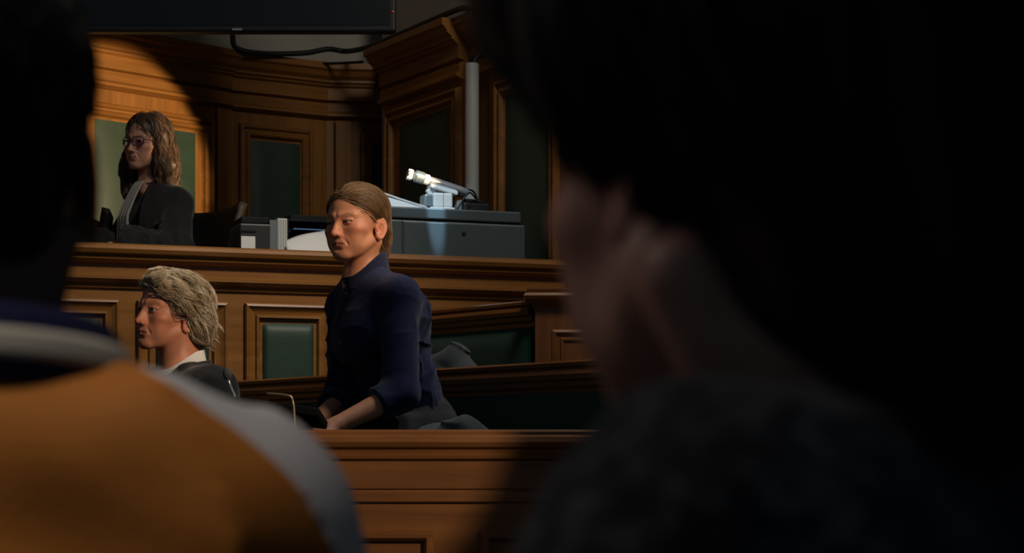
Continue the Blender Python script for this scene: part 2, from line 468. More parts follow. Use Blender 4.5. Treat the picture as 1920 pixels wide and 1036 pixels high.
def head_cols(P, base, a):
    """skin colours by place: lips, flushed cheeks and nose, brows, lashes; mouth line painted as shade"""
    X = P.copy(); X[:, 0] = np.abs(X[:, 0]) / a.get('w', 1.0)
    n = len(X); c = np.tile(np.float32(base), (n, 1))
    def mixc(col, w): 
        nonlocal c
        c = c * (1 - w[:, None]) + np.float32(col) * w[:, None]
    red = np.float32(base) * np.float32((1.02, .74, .70))
    blob = lambda p, r: np.exp(-np.sum(((X - np.float32(p)) / np.float32(r)) ** 2, 1))
    mixc(red, .75 * blob((.045, -.065, -.03), (.022, .03, .02)))
    mixc(red, .85 * blob((0, -.11, -.038), (.013, .02, .013)))
    mixc(red, .7 * blob((.078, .016, -.022), (.02, .03, .035)))
    mixc(red * .9, .45 * blob((.031, -.09, -.004), (.02, .02, .011)))
    lip = np.float32(a.get('lip', (.36, .12, .095)))
    o = a.get('open', 0)
    t = np.abs(X[:, 0]) / .0225
    zc = -.0668 - .0006 * t - o * .5
    hw = (.0083 + o * .5) * np.sqrt(np.clip(1 - t ** 2, 0, 1))
    w = (X[:, 1] < -.083) * sstep(hw - np.abs(X[:, 2] - zc), -.0012, .0012) * (t < 1)
    mixc(lip, w * .85)
    w = (X[:, 1] < -.075) * np.exp(-((X[:, 2] - zc) / (.0011 + o * .4)) ** 2) * (t < 1.05)
    mixc(np.float32((.09, .03, .025)), w * .85)  # shade of the groove between the lips, put into the colour
    br = np.float32(a.get('brow', (.12, .07, .04)))
    zb = .0165 + .0050 * sstep(X[:, 0], .012, .034) - .006 * sstep(X[:, 0], .036, .05)
    w = (X[:, 1] < -.05) * np.exp(-((X[:, 2] - zb) / .0036) ** 2) * sstep(X[:, 0], .010, .015) * (1 - sstep(X[:, 0], .043, .052))
    mixc(br, w * a.get('browk', .7))
    w = (X[:, 1] < -.06) * np.exp(-((np.sqrt(((X[:, 0] - .0317) / .0132) ** 2 + ((X[:, 2] + .0012) / a.get('slit', .0042)) ** 2) - 1.0) / .28) ** 2) * (X[:, 2] > -.003) * (np.abs(X[:, 0] - .0317) < .017)
    mixc(np.float32((.045, .025, .02)), w * .75)
    if 'stub' in a:
        w = sstep(-X[:, 2], .045, .07) * (X[:, 1] < .0) * a['stub'] * (X[:, 2] > -.14)
        mixc(np.float32(base) * np.float32((.72, .70, .72)), w)
    return np.clip(c, 0, 1)

def make_eyes(parent, M, mats, a):
    """eyeballs under the lids; M = head frame in the person's space"""
    for s in (-1, 1):
        c = np.array((s * .0315 * a.get('w', 1.0), -.0745, -.0005, 1.0)); c = M @ c
        m = MB(); m.lathe([(.0001, -.0124), (.004, -.0118), (.008, -.0095), (.0115, -.005), (.0124, 0), (.0115, .005), (.0080, .0096), (.0062, .0109)], 20)
        m2 = MB(); m2.lathe([(.0063, .0108), (.0048, .0121), (.0030, .0130), (.0026, .0131)], 20)
        m3 = MB(); m3.lathe([(.0027, .0131), (.0015, .0134), (.0003, .0135)], 16)
        Mr = Matrix([list(r) for r in M]).to_3x3() @ Matrix.Rotation(R(90 + a.get('gz', 0)), 3, 'X') 
        Mr = Matrix([list(r) for r in M]).to_3x3() @ Matrix.Rotation(R(a.get('gx', 0)), 3, 'Z') @ Matrix.Rotation(R(90 - a.get('gz', 0)), 3, 'X')
        b = m.build('eye', mats['sclera'], parent, smooth=True); i = m2.build('iris', mats['iris'], b, smooth=True); p = m3.build('pupil', mats['pupil'], b, smooth=True)
        b.matrix_local = Matrix.Translation(Vector(c[:3])) @ Mr.to_4x4()

EYE = dict(sclera=m_plain('eye_white', lin(165, 150, 140), .3), iris=m_plain('iris_blue', lin(45, 58, 66), .3), pupil=m_plain('pupil_black', lin(6, 6, 6), .1))
SKIN = m_attr('skin', rough=.48, spec=.35, sss=.12, bump=.08, bscale=420)
HAIR = m_attr('hair', rough=.42, spec=.45)
CLOTH = m_attr('cloth', rough=.85, spec=.15, bump=.35, bscale=500, sheen=.15)

HAIR_DARK = m_attr('dark_hair', rough=.55, spec=.12)
# ------------------------------------------------------------------ the room
W_DK, W_LT = (.15, .062, .014, 1), (.30, .132, .032, 1)
WOOD_X = m_wood('oak_lengthwise', W_DK, W_LT, 0)
WOOD_Z = m_wood('oak_upright', W_DK, W_LT, 2, seed=3.1)
WALL_X = m_wood('wall_oak_lengthwise', W_DK, W_LT, 0, rough=.38, seed=2.3, spec=.25)
WALL_Z = m_wood('wall_oak_upright', W_DK, W_LT, 2, rough=.40, seed=4.1, spec=.25)
PEW_X = m_wood('pew_oak', (.115, .040, .011, 1), (.25, .095, .025, 1), 0, rough=.28, seed=7.7)
PEW_Z = m_wood('pew_oak_upright', (.115, .040, .011, 1), (.25, .095, .025, 1), 2, rough=.30, seed=5.7)
GREEN = m_leather('green_leather', (.025, .053, .039, 1))
VELVET = m_plain('green_velvet', (.010, .050, .028, 1), rough=.9, spec=.1, bump=.2, bscale=300, vary=.25, vscale=9, sheen=.2)
PLASTER = m_plain('grey_plaster', (.34, .33, .295, 1), rough=.9, spec=.1, bump=.3, bscale=30, vary=.2, vscale=3)
FLOORM = m_wood('floor_boards', (.05, .025, .012, 1), (.10, .05, .025, 1), 0, rough=.4)
BLACK = m_plain('black_plastic', lin(22, 24, 28), .45)
BLACKM = m_plain('black_matte', lin(14, 15, 18), .7, spec=.25, vary=.2)
GREYM = m_plain('grey_metal', (.080, .112, .128, 1), rough=.38, metal=.35, spec=.5, bump=.05, bscale=800)
WHITE = m_plain('white_plastic', (.62, .65, .66, 1), .35)
PAPER = m_plain('white_paper', (.66, .68, .69, 1), .8, spec=.1)
SILVER = m_plain('silver_metal', (.55, .58, .60, 1), .28, metal=.8)

TOP = 2.93
CORNICE = [(0, TOP), (.115, TOP), (.115, TOP - .03), (.10, TOP - .04), (.088, TOP - .062), (.066, TOP - .078), (.066, TOP - .090),
           (.052, TOP - .094), (.048, TOP - .104), (.032, TOP - .112), (.032, TOP - .172), (.004, TOP - .178), (.004, TOP - .186),
           (.028, TOP - .192), (.028, TOP - .228), (.042, TOP - .240), (.042, TOP - .252), (.018, TOP - .262), (0, TOP - .266)]
MOULD = [(0, 0), (0, .020), (.006, .028), (.013, .030), (.020, .024), (.024, .012), (.034, .012), (.040, .022), (.048, .026), (.056, .020), (.060, .006), (.066, .0)]

def pad(mb, x0, x1, z0, z1, y, puff=.016, n=10, k=6):
    """upholstered panel with a cushioned face"""
    def fn(u, v):
        e = (1 - abs(2 * u - 1) ** k) * (1 - abs(2 * v - 1) ** k)
        return (x0 + (x1 - x0) * u, y - puff * e, z0 + (z1 - z0) * v)
    mb.grid(fn, n, n)

def wall_piece(name, a, b, label, panels, ztop=4.6, m0=0.0, m1=0.0, base=0.0, e0=.14, e1=.14):
    """panelled wall from plan point a to b; local X runs a->b, room side is -Y"""
    a = Vector((a[0], a[1], 0)); b = Vector((b[0], b[1], 0)); L = (b - a).length
    rz = math.atan2(b.y - a.y, b.x - a.x)
    o = MB().box(-e0, L + e1, .05, .17, base, ztop).build(name, PLASTER)
    o.location = a; o.rotation_euler = (0, 0, rz)
    tag(o, kind='structure')
    MB().box(0, L, 0, .05, base, TOP - .002).build('panelling', WALL_Z, o)
    MB().extrude(CORNICE, 0, L, m0=m0, m1=m1).build('cornice', WALL_X, o, smooth=False)
    for (x0, x1, z0, z1, gi) in panels:
        m = MB(); m.frame(x0, x1, z0, z1, MOULD); m.build('panel_moulding', WALL_X, o)
        g = MB(); pad(g, x0 + gi, x1 - gi, z0 + gi, z1 - gi, -.001); g.build('green_panel', GREEN, o, smooth=True)
    return o, L

def plan(px, d): return ((px - 960) / F_PX * d, d)
def along(a, b, px):
    """distance along a->b where it crosses image column px"""
    k = (px - 960) / F_PX
    dx, dy = b[0] - a[0], b[1] - a[1]
    t = (k * a[1] - a[0]) / (dx - k * dy)
    return t * math.hypot(dx, dy)

# left wall
p0 = plan(165, 9.2); p1 = plan(428, 9.80)
dirx, diry = p1[0] - p0[0], p1[1] - p0[1]
aL = (p0[0] - dirx * 5.2, p0[1] - diry * 5.2)
w, L = wall_piece('wall_left', aL, p1, None, [])
xg0, xg1 = along(aL, p1, 177), along(aL, p1, 366)
xm1 = along(aL, p1, 398)
wd = xg1 - xg0; gi = xm1 - xg1
for k in range(0, 6):
    x1 = xm1 - k * (wd + 2 * gi + .16)
    if x1 - wd - 2 * gi < .1: break
    m = MB(); m.frame(x1 - wd - 2 * gi, x1, .75, 2.60, MOULD); m.build('panel_moulding', WALL_X, w)
    g = MB(); pad(g, x1 - wd - gi, x1 - gi, .75 + gi, 2.525, -.001); g.build('green_panel', GREEN, w, smooth=True)
MB().box(along(aL, p1, 402), L, -.030, 0, 0, TOP - .27).build('pilaster', WALL_Z, w, bevel=.006)
# back wall
a = plan(428, 9.83); b = plan(612, 10.12)
w, L = wall_piece('wall_back', a, b, None, [])
x0, x1 = along(a, b, 447), along(a, b, 584)
g0, g1 = along(a, b, 468), along(a, b, 563)
m = MB(); m.frame(x0, x1, .9, 2.605, MOULD); m.build('panel_moulding', WALL_X, w)
m = MB(); pad(m, g0, g1, .97, 2.53, -.001); m.build('green_panel', GREEN, w, smooth=True)
# the short wall of the corner
a2 = plan(612, 10.12); b2 = plan(735, 10.16)
w, L = wall_piece('wall_corner', a2, b2, None, [])
x0, x1 = along(a2, b2, 676), L - .005
m = MB(); m.frame(x0, x1 + .2, .9, 2.605, MOULD); m.build('panel_moulding', WALL_X, w)
m = MB(); pad(m, along(a2, b2, 695), L + .1, .97, 2.55, -.001); m.build('green_panel', GREEN, w, smooth=True)
MB().box(along(a2, b2, 628), along(a2, b2, 660), -.03, 0, 0, TOP - .27).build('pilaster', WALL_Z, w, bevel=.006)
# right wall (two runs with a shallow step where the conduit climbs)
a3 = plan(722, 9.75); b3 = plan(872, 9.02)
w, L = wall_piece('wall_right', a3, b3, None, [])
m = MB(); m.frame(along(a3, b3, 728), along(a3, b3, 866), .9, 2.635, MOULD); m.build('panel_moulding', WALL_X, w)
m = MB(); pad(m, along(a3, b3, 750), along(a3, b3, 843), .97, 2.56, -.001); m.build('green_panel', GREEN, w, smooth=True)
MB().box(-.02, 0.0, .0, .42, 0, TOP - .01).build('end_post', WALL_Z, w)
dx3, dy3 = b3[0] - a3[0], b3[1] - a3[1]
ln = math.hypot(dx3, dy3); ux, uy = dx3 / ln, dy3 / ln
a4 = (b3[0] + .045 * -uy * -1 * -1 + .0 * ux, b3[1] + .045 * ux)      # set back a little
a4 = (b3[0] - .05 * uy * -1 * -1, b3[1] + .05 * ux)
b4 = (a4[0] + ux * 2.9, a4[1] + uy * 2.9)
w, L = wall_piece('wall_right_2', a4, b4, None, [], e1=-.02)
m = MB(); m.frame(along(a4, b4, 934), along(a4, b4, 1050), .9, 2.62, MOULD); m.build('panel_moulding', WALL_X, w)
m = MB(); pad(m, along(a4, b4, 949), along(a4, b4, 1035), .97, 2.55, -.001); m.build('green_panel', GREEN, w, smooth=True)
wall_piece('wall_far', b4, (5.0, 6.15), None, [(.3, 1.2, .9, 2.62, .09), (1.5, 2.4, .9, 2.62, .09)], e0=-.06)
# floors
o = tag(MB().box(-6, 5, -1.6, 11.2, -.12, 0).build('floor', FLOORM), kind='structure')
dais_pts = [plan(40, 7.62), plan(1042, 8.34), (a4[0] + ux * .9, a4[1] + uy * .9), (a4[0], a4[1]), (b3[0], b3[1]), (a3[0], a3[1]), plan(735, 10.1), (a2[0], a2[1]), (p1[0], p1[1]), (p0[0] - dirx * 3.0, p0[1] - diry * 3.0)]
m = MB(); n = len(dais_pts)
m.add([(x, y, 0) for x, y in dais_pts] + [(x, y, 1.1) for x, y in dais_pts],
      [tuple(range(n)), tuple(range(n, 2 * n))] + [(i, (i + 1) % n, n + (i + 1) % n, n + i) for i in range(n)])
tag(m.build('floor_2', FLOORM), kind='structure')
tag(MB().box(-6, 5, 5.6, 11.2, 4.6, 4.72).build('ceiling', PLASTER), kind='structure')

# ------------------------------------------------------------------ judges' bench
A = Vector((*plan(130, 7.55), 0)); B = Vector((*plan(1060, 8.28), 0))
dirb = (B - A).normalized(); A0 = A - dirb * 1.6
LB = (B - A0).length
bench = empty('judges_bench', A0, math.atan2(dirb.y, dirb.x))
tag(bench, 'long panelled oak judges\' bench with green leather insets across the back', 'bench')
def bx(px): return along((A0.x, A0.y), (B.x, B.y), px)
ZT = 1.787
prof = [(-.42, ZT - .035), (-.42, ZT - .002), (.030, ZT), (.052, ZT - .008), (.060, ZT - .022), (.052, ZT - .038), (.034, ZT - .046), (.030, ZT - .062), (.014, ZT - .075), (0, ZT - .080), (0, ZT - .09), (-.1, ZT - .09)]
# front board with a rim and the worktop behind it
rim = [(-.05, ZT), (.030, ZT), (.050, ZT - .008), (.058, ZT - .022), (.050, ZT - .037), (.036, ZT - .043), (.032, ZT - .058), (.016, ZT - .070), (.004, ZT - .074), (.004, ZT - .082), (-.05, ZT - .082)]
MB().extrude(rim, 0, LB).build('top_rim', WOOD_X, bench)
MB().box(0, LB, 0, .05, 0, ZT - .05).build('front_board', WOOD_X, bench)
ledge = [(0, 1.672), (.026, 1.672), (.040, 1.664), (.040, 1.654), (.028, 1.644), (.014, 1.638), (.010, 1.622), (0, 1.618)]
MB().extrude(ledge, 0, LB).build('ledge', WOOD_X, bench)
MB().box(0, LB, -.018, 0, 0, .16).build('plinth', WOOD_X, bench)
MB().box(.02, bx(640), .05, .56, 1.70, 1.73).build('desk_top', WOOD_X, bench)
FM = [(0, 0), (0, .012), (.004, .022), (.011, .024), (.018, .016), (.030, .008), (.042, .004), (.046, .016), (.054, .017), (.060, .002), (.060, -.004), (.085, -.004)]
xr = bx(458); wf = bx(621) - bx(458); st = wf + bx(458) - bx(426)
k = -9
while True:
    x0 = xr + k * st; k += 1
    if x0 + wf > LB - .02: break
    if x0 < .05: continue
    m = MB(); m.frame(x0, x0 + wf, .98, 1.578, FM); m.build('panel_moulding', WOOD_X, bench)
    m = MB(); pad(m, x0 + .070, x0 + wf - .070, 1.04, 1.506, .002, .022, 28, 16); m.build('green_panel', GREEN, bench, smooth=True)
    m = MB(); m.frame(x0, x0 + wf, .25, .90, FM); m.build('lower_moulding', WOOD_X, bench)

# ------------------------------------------------------------------ pews
PA0 = Vector((*plan(446, 7.60), 0)); PA1 = Vector((*plan(1165, 5.75), 0))
dp = (PA1 - PA0).normalized(); PA1 = PA1 + dp * 0.12
RAIL = lambda z: [(-.035, z), (.022, z), (.030, z - .006), (.030, z - .016), (.022, z - .020), (.030, z - .028), (.036, z - .040), (.030, z - .054), (.016, z - .060), (.012, z - .074), (.0, z - .082), (-.035, z - .082)]
def pew(name, P0, P1, zt, depth, zseat, label, zc):
    L = (P1 - P0).length
    e = empty(name, P0, math.atan2(P1.y - P0.y, P1.x - P0.x))
    tag(e, label, 'bench')
    MB().extrude(RAIL(zt), 0, L).build('top_rail', PEW_X, e)
    MB().box(0, L, 0, .035, 0, zt - .05).build('back_board', PEW_X, e)
    def fn(u, v):
        q = 1 - abs(2 * v - 1) ** 5
        return (L * u, -.002 - .035 * q * (1 - abs(2 * u - 1) ** 60), zseat + .02 + (zc - zseat - .02) * v)
    MB().grid(fn, 60, 10).build('back_cushion', VELVET, e, smooth=True)
    MB().box(.0, L, -depth, 0, zseat - .10, zseat - .04).build('seat', PEW_X, e, bevel=.01)
    MB().box(.01, L - .01, -depth + .01, -.04, zseat - .04, zseat).build('seat_cushion', VELVET, e, bevel=.018)
    MB().box(.0, L, -depth + .03, -depth + .06, 0, zseat - .10).build('front_board', PEW_X, e)
    return e
PB0 = Vector((*plan(818, 8.00), 0)); PB1 = Vector((*plan(1003, 7.50), 0))
pew('pew', PA0, PA1, 1.272, .50, .97, 'long oak pew with green velvet back running behind the woman in blue', 1.180)
PB0 = PB0 - (PB1 - PB0).normalized() * .04
pew('pew', PB0, PB1, 1.567, .46, 1.22, 'short raised green backed pew ending at the square wooden post', 1.470)
# raised stands below the pews
# square post at the end of the rear pew
po = empty('pew_post', (*plan(1003, 7.44), 0)); tag(po, 'square panelled wooden post with moulded cap at the end of the rear pew', 'post')
X0 = 0; W_ = .37
MB().box(0, W_, 0, .28, 0, 1.56).build('post_body', PEW_Z, po, bevel=.004)
cp = [(.0, 1.535), (.010, 1.545), (.022, 1.556), (.036, 1.566), (.042, 1.578), (.036, 1.588), (.026, 1.590), (.030, 1.600), (.030, 1.606), (-.0, 1.608)]
m = MB(); V = []; n = len(cp)
for p, z in cp: V += [(-p, -p, z), (W_ + p, -p, z), (W_ + p, .28 + p, z), (-p, .28 + p, z)]
m.add(V, [(4 * k + c, 4 * k + (c + 1) % 4, 4 * k + 4 + (c + 1) % 4, 4 * k + 4 + c) for k in range(n - 1) for c in range(4)] + [(0, 1, 2, 3), tuple(4 * (n - 1) + c for c in range(4))])
m.build('post_cap', PEW_X, po)
m = MB(); m.frame(.062, W_ - .10, .30, 1.455, [(0, 0), (0, .006), (.010, .010), (.016, .004), (.022, .0), (.022, -.004), (.030, .0), (.034, .007), (.040, .006), (.046, 0)]); m.build('panel_moulding', PEW_X, po)

# ------------------------------------------------------------------ the dock front
do = empty('dock_barrier', (-1.0, 5.2, 0)); tag(do, 'low oak dock front with moulded rail in front of the woman in blue', 'barrier')
zt = 1.0617
rim2 = [(-.07, zt), (.004, zt), (.012, zt - .005), (.012, zt - .013), (.020, zt - .018), (.026, zt - .032), (.020, zt - .044), (.008, zt - .050), (.006, zt - .060), (.014, zt - .066), (.012, zt - .074), (0, zt - .080), (-.07, zt - .080)]
MB().extrude(rim2, 0, 2.2).build('top_rail', PEW_X, do)
MB().box(0, 2.2, 0, .04, 0, zt - .06).build('front_board', PEW_X, do)
MB().box(0, 2.2, -.006, 0, .9095, .967).build('upper_band', PEW_X, do, bevel=.003)
MB().box(0, 2.2, -.011, 0, .876, .902).build('middle_band', PEW_X, do, bevel=.003)
for x0, x1 in ((.12, .80), (.92, 1.55)):
    m = MB(); m.frame(x0, x1, .15, .803, [(0, 0), (0, .012), (.008, .022), (.018, .022), (.026, .012), (.030, -.008), (.05, -.008)]); m.build('panel_moulding', PEW_X, do)
    m = MB(); m.box(x0 + .045, x1 - .045, -.001, 0.0, .2, .745); m.build('panel', PEW_X, do)
# floor of the stands
tag(MB().add([(-1.05, 5.27, 0), (1.2, 5.27, 0), (1.2, 5.27, .52), (-1.05, 5.27, .52), (-1.05, 6.6, 0), (1.2, 6.6, 0), (1.2, 6.6, .52), (-1.05, 6.6, .52)],
             [(0, 1, 2, 3), (4, 5, 6, 7), (0, 1, 5, 4), (3, 2, 6, 7), (0, 3, 7, 4), (1, 2, 6, 5)]).build('floor_3', FLOORM), kind='structure')

# ------------------------------------------------------------------ ceiling-hung screen
D = 8.3
tl = at(-150, -330, D); br = at(741, 59, D)
sc = empty('hanging_screen', ((tl.x + br.x) / 2, D + .03, br.z)); tag(sc, 'large dark screen hanging from the ceiling above the robed woman', 'screen')
hw = (br.x - tl.x) / 2; hh = tl.z - br.z
MB().box(-hw, hw, -.03, .04, 0, hh).build('casing', BLACK, sc, bevel=.008)
MB().box(-hw + .02, hw - .02, -.033, -.03, .025, hh - .02).build('glass', m_plain('screen_glass', lin(20, 24, 28), .3), sc)
for s in (-.5, .5):
    MB().tube([(s * hw, .0, hh - .05), (s * hw, .0, 4.6 - br.z)], .025, 12).build('pole', BLACK, sc)
led = NT('standby_led'); led.b.inputs['Base Color'].default_value = (.4, .01, .01, 1); led.b.inputs['Emission Color'].default_value = (1, .05, .03, 1); led.b.inputs['Emission Strength'].default_value = .25
MB().box(hw - .013, hw - .006, -.037, -.033, .078, .084).build('standby_light', led.m, sc)
mp_ = at(445, 0, D).x - sc.location.x
MB().box(mp_ - .02, mp_ + .02, -.037, -.03, .004, .012).build('glint_plate', SILVER, sc)  # small silver plate added for the glint on the bottom edge

# ------------------------------------------------------------------ cables and conduit
def cab(name, pts, r, mat, label, cat='cable'):
    P = [at(*p) for p in pts]; Q = []
    for i in range(len(P) - 1):
        a, b, c, d = P[max(i - 1, 0)], P[i], P[i + 1], P[min(i + 2, len(P) - 1)]
        for k in range(8):
            t = k / 8.0
            Q.append(.5 * ((2 * b) + (c - a) * t + (2 * a - 5 * b + 4 * c - d) * t * t + (3 * b - a - 3 * c + d) * t ** 3))
    Q.append(P[-1])
    o = MB().tube(Q, r, 10).build(name, mat, smooth=True)
    return tag(o, label, cat)
CAB = m_plain('black_cable', lin(12, 14, 18), .6)
cab('cable', [(436, 66, 9.70), (441, 88, 9.68), (470, 98, 9.72), (520, 101, 9.82), (575, 99, 9.90), (615, 92, 9.96), (650, 96, 9.98), (690, 88, 9.70), (740, 68, 9.48), (800, 42, 9.20), (858, 18, 8.92), (880, 17, 8.84), (899, 24, 8.80), (906, 45, 8.80), (903, 90, 8.80), (891, 112, 8.80), (887, 128, 8.80)], .013, CAB, 'thick black cable swagged along the top of the wall panelling')
cab('cable', [(560, 116, 9.96), (612, 119, 9.98), (680, 116, 9.80)], .007, CAB, 'thin dark cable below the thick swagged one in the wall corner')
cab('cable', [(903, 20, 8.66), (930, 18, 8.56), (958, 2, 8.44), (985, -20, 8.3)], .012, CAB, 'short black cable rising right above the pale conduit')
cd = [at(885, 119, 8.80), at(886, 380, 8.80)]
co_ = MB(); co_.tube([(cd[0].x, cd[0].y, cd[0].z), (cd[0].x, cd[0].y, 1.1)], .030, 20)
tag(co_.build('conduit', m_plain('grey_conduit', (.34, .36, .36, 1), .5), None, smooth=False, bevel=.003), 'pale grey upright conduit pipe on the right wall panelling', 'pipe')
# ------------------------------------------------------------------ figures
def torso(P, J, rp, rc, flat=.70, rsh=.058, ksh=.07, waist=None):
    pz, cz, nz = J['pel'][2], J['chest'][2], J['neck'][2]
    yc = np.interp(P[:, 2], [pz, cz, nz], [J['pel'][1], J['chest'][1], J['neck'][1]])
    xc = np.interp(P[:, 2], [pz, cz, nz], [J['pel'][0], J['chest'][0], J['neck'][0]])
    Q = np.stack([P[:, 0] - xc, (P[:, 1] - yc) / flat, P[:, 2]], 1).astype(np.float32)
    d = cap(Q, (0, 0, pz), (0, 0, cz), rp, rc) * .85
    n = np.float32(J['neck'])
    for s in ('L', 'R'):
        sh = np.float32(J['sh' + s])
        d = smin(d, cap(P, n + (sh - n) * .15 - np.float32((0, 0, .028)), sh, .052, rsh), ksh)
    return d
def arm(P, J, s, r0, r1, r2, k=.02):
    return smin(cap(P, J['sh' + s], J['el' + s], r0, r1), cap(P, J['el' + s], J['wr' + s], r1, r2), k)
def hand(P, w, fwd, up, side, curl=30, spread=1.0):
    y = Vector(fwd).normalized(); z = Vector(up); z = (z - y * z.dot(y)).normalized(); x = y.cross(z) * side
    M = np.float32([list(x), list(y), list(z)]).T
    q = (P - np.float32(w)) @ M
    d = ell(q, (0, .048, 0), (.040, .052, .0145))
    d = smin(d, cap(q, (0, -.02, 0), (0, .03, 0), .024, .026), .02)
    for x0, L, dx in ((.0275, .072, .10), (.0095, .080, .03), (-.009, .074, -.04), (-.0265, .058, -.12)):
        p = np.float32((x0, .082, .002)); an = R(curl * .5); r = .0092
        for seg in (.45, .31, .26):
            v = np.float32((dx * spread, math.cos(an), -math.sin(an))); e = p + v * (L * seg)
            d = smin(d, cap(q, p, e, r, r - .0008), .004); p = e; an += R(curl); r -= .0008
    d = smin(d, cap(q, (.022, .012, -.006), (.046, .046, -.014), .0145, .0115), .014)
    d = smin(d, cap(q, (.046, .046, -.014), (.050, .080, -.020), .0108, .0085), .005)
    return d
def cut(P, p, n):
    n = np.float32(n); n = n / np.linalg.norm(n)
    return (P - np.float32(p)) @ n                      # positive beyond the plane
def folds(P, D, sc, amp, seed=0.0, sharp=2.0):
    """drapery ridges running along direction D"""
    D = np.float32(D) / np.linalg.norm(D)
    al = P @ D
    w = np.stack([vnoise(P * 7 + seed), vnoise(P * 7 + seed + 17), vnoise(P * 7 + seed + 31)], 1) - .5
    Q = P + w * .05
    Q = Q - D * (0.82 * al)[:, None]
    n = vnoise(Q * sc + seed)
    return -amp * ((1 - np.abs(2 * n - 1)) ** sharp - .35)

def mk(name, f, ax, mat, parent, base=None, colf=None, fl=False):
    V, Q = surf(f, *ax)
    if len(V) < 50: print('SMALL', name, len(V))
    c = colf(V) if colf else (np.tile(np.float32(base), (len(V), 1)) if base is not None else None)
    return link(name, np_mesh(name, V, Q, c), mat, parent)
def mk_hair(name, parent, M, fh, ax, base, sets, seed, rootf=None, shell=.75, mat=None):
    V, Q = surf(fh, *ax)
    rs = np.random.RandomState(seed)
    n = vnoise(V * np.float32((90, 90, 30)))[:, None]
    parts = [(V, Q, np.float32(base)[None, :] * (shell * (.7 + .6 * n)))]
    for S in sets:
        S = dict(S); rf = S.pop('roots', None)
        rt = V if rf is None else V[rf(V)]
        parts.append(strands(fh, rt, rs=rs, base=base, **S))
    V, Q, C = join(parts)
    Mn = np.float32(M)
    V = V @ Mn[:3, :3].T + Mn[:3, 3]
    return link(name, np_mesh(name, V, Q, C), mat or HAIR, parent)
def neckpts(J, M):
    top = (M @ np.array((0, .028, -.055, 1)))[:3]
    return top, np.float32(J['neck']) + np.float32((0, .0, -.04))
def skin_body(P, J, M, a, rn=.052, hands=True, tor=(.12, .13)):
    d = head_sdf(to_local(P, M), a)
    t, b = neckpts(J, M)
    d = smin(d, cap(P, t, b, rn, rn * 1.1), .022)
    for s in ('L', 'R'):
        sx = 1 if s == 'L' else -1
        ear = (M @ np.array((sx * .055, .03, -.06, 1)))[:3]
        d = smin(d, cap(P, ear, np.float32(J['neck']) + np.float32((sx * .012, -.055, -.055)), .015, .013), .02)
    d = smin(d, torso(P, J, tor[0], tor[1], .62, .04), .03)
    for s in ('L', 'R'):
        d = smin(d, arm(P, J, s, .045, .038, .0255, .015), .02)
        if hands:
            H = J['ha' + s]
            d = smin(d, hand(P, J['wr' + s], H[0], H[1], 1 if s == 'R' else -1, H[2]), .012)
        if 'knL' in J:
            hp = np.float32(J['pel']) + np.float32((.08 if s == 'L' else -.08, -.02, -.02))
            d = smin(d, cap(P, hp, J['kn' + s], .07, .048), .03)
            d = smin(d, cap(P, J['kn' + s], J['an' + s], .048, .036), .02)
    return d
def legs(P, J, rt=.088, rk=.064, ra=.055):
    d = None
    for s in ('L', 'R'):
        hp = np.float32(J['pel']) + np.float32((.085 if s == 'L' else -.085, -.01, -.01))
        e = smin(cap(P, hp, J['kn' + s], rt, rk), cap(P, J['kn' + s], J['an' + s], rk, ra), .03)
        d = e if d is None else smin(d, e, .03)
    d = smin(d, ell(P, J['pel'], (.165, .125, .13)), .05)
    return d
def shoes(parent, J, yaw=0):
    for s in ('L', 'R'):
        x, y, z = J['an' + s]
        f = lambda P: smax(smin(cap(P, (x, y + .03, z - .045), (x, y - .15, z - .062), .040, .030), cap(P, (x, y, z - .04), (x, y, z + .03), .042, .045), .03), -(P[:, 2] - (z - .085)), .004)
        mk('shoe', f, (axis(x - .07, x + .07, .007), axis(y - .21, y + .09, .007), axis(z - .11, z + .09, .007)), BLACK, parent)
def collar(P, c, axd, r0, slope, t, hfun):
    """thin standing band round the neck; hfun(angle) -> (h0,h1); angle 0 = front"""
    axd = np.float32(Vector(axd).normalized()); q = P - np.float32(c)
    h = q @ axd; w = q - h[:, None] * axd
    rad = np.sqrt((w ** 2).sum(1)); an = np.arctan2(w[:, 0], -w[:, 1])
    h0, h1 = hfun(an)
    d = np.abs(rad - (r0 + slope * h)) - t
    return smax(smax(d, h - h1, .002), h0 - h, .002)

# ---------------------------------------------- the woman in the blue shirt
WO = empty('person', (-.312, 6.315, .97), R(-55.5)); tag(WO, 'seated woman with slicked-back light brown hair in a dark blue shirt', 'person')
J = dict(pel=(0, 0, .11), chest=(0, -.105, .40), neck=(0, -.165, .600), shL=(.152, -.135, .508), shR=(-.155, -.145, .505),
         elL=(.205, -.165, .210), elR=(-.160, -.155, .200), wrL=(.172, -.385, .105), wrR=(.020, -.360, .115),
         haL=((-.15, -.85, -.35), (.2, -.2, 1), 18), haR=((-.05, -.9, -.3), (-.2, -.2, 1), 18),
         knL=(.13, -.44, .03), knR=(-.13, -.44, .03), anL=(.13, -.42, -.36), anR=(-.13, -.42, -.36))
Mh = frame_m((.008, -.205, .732), yaw=21, pitch=-2, roll=-2)
fa = dict(slit=.0026, w=1.07, jaw=1.04, lip=(.36, .115, .085), brow=(.20, .115, .06), browk=.55)
ax = (axis(-.36, .36, .010, [(-.10, .12, .0019), (-.15, .26, .005)]), axis(-.58, .20, .010, [(-.345, -.08, .0019), (-.56, -.36, .005)]), axis(-.44, .90, .011, [(.595, .87, .0019), (.0, .2, .005)]))
SK = (.60, .28, .165)
f = lambda P: skin_body(P, J, Mh, fa, .049)
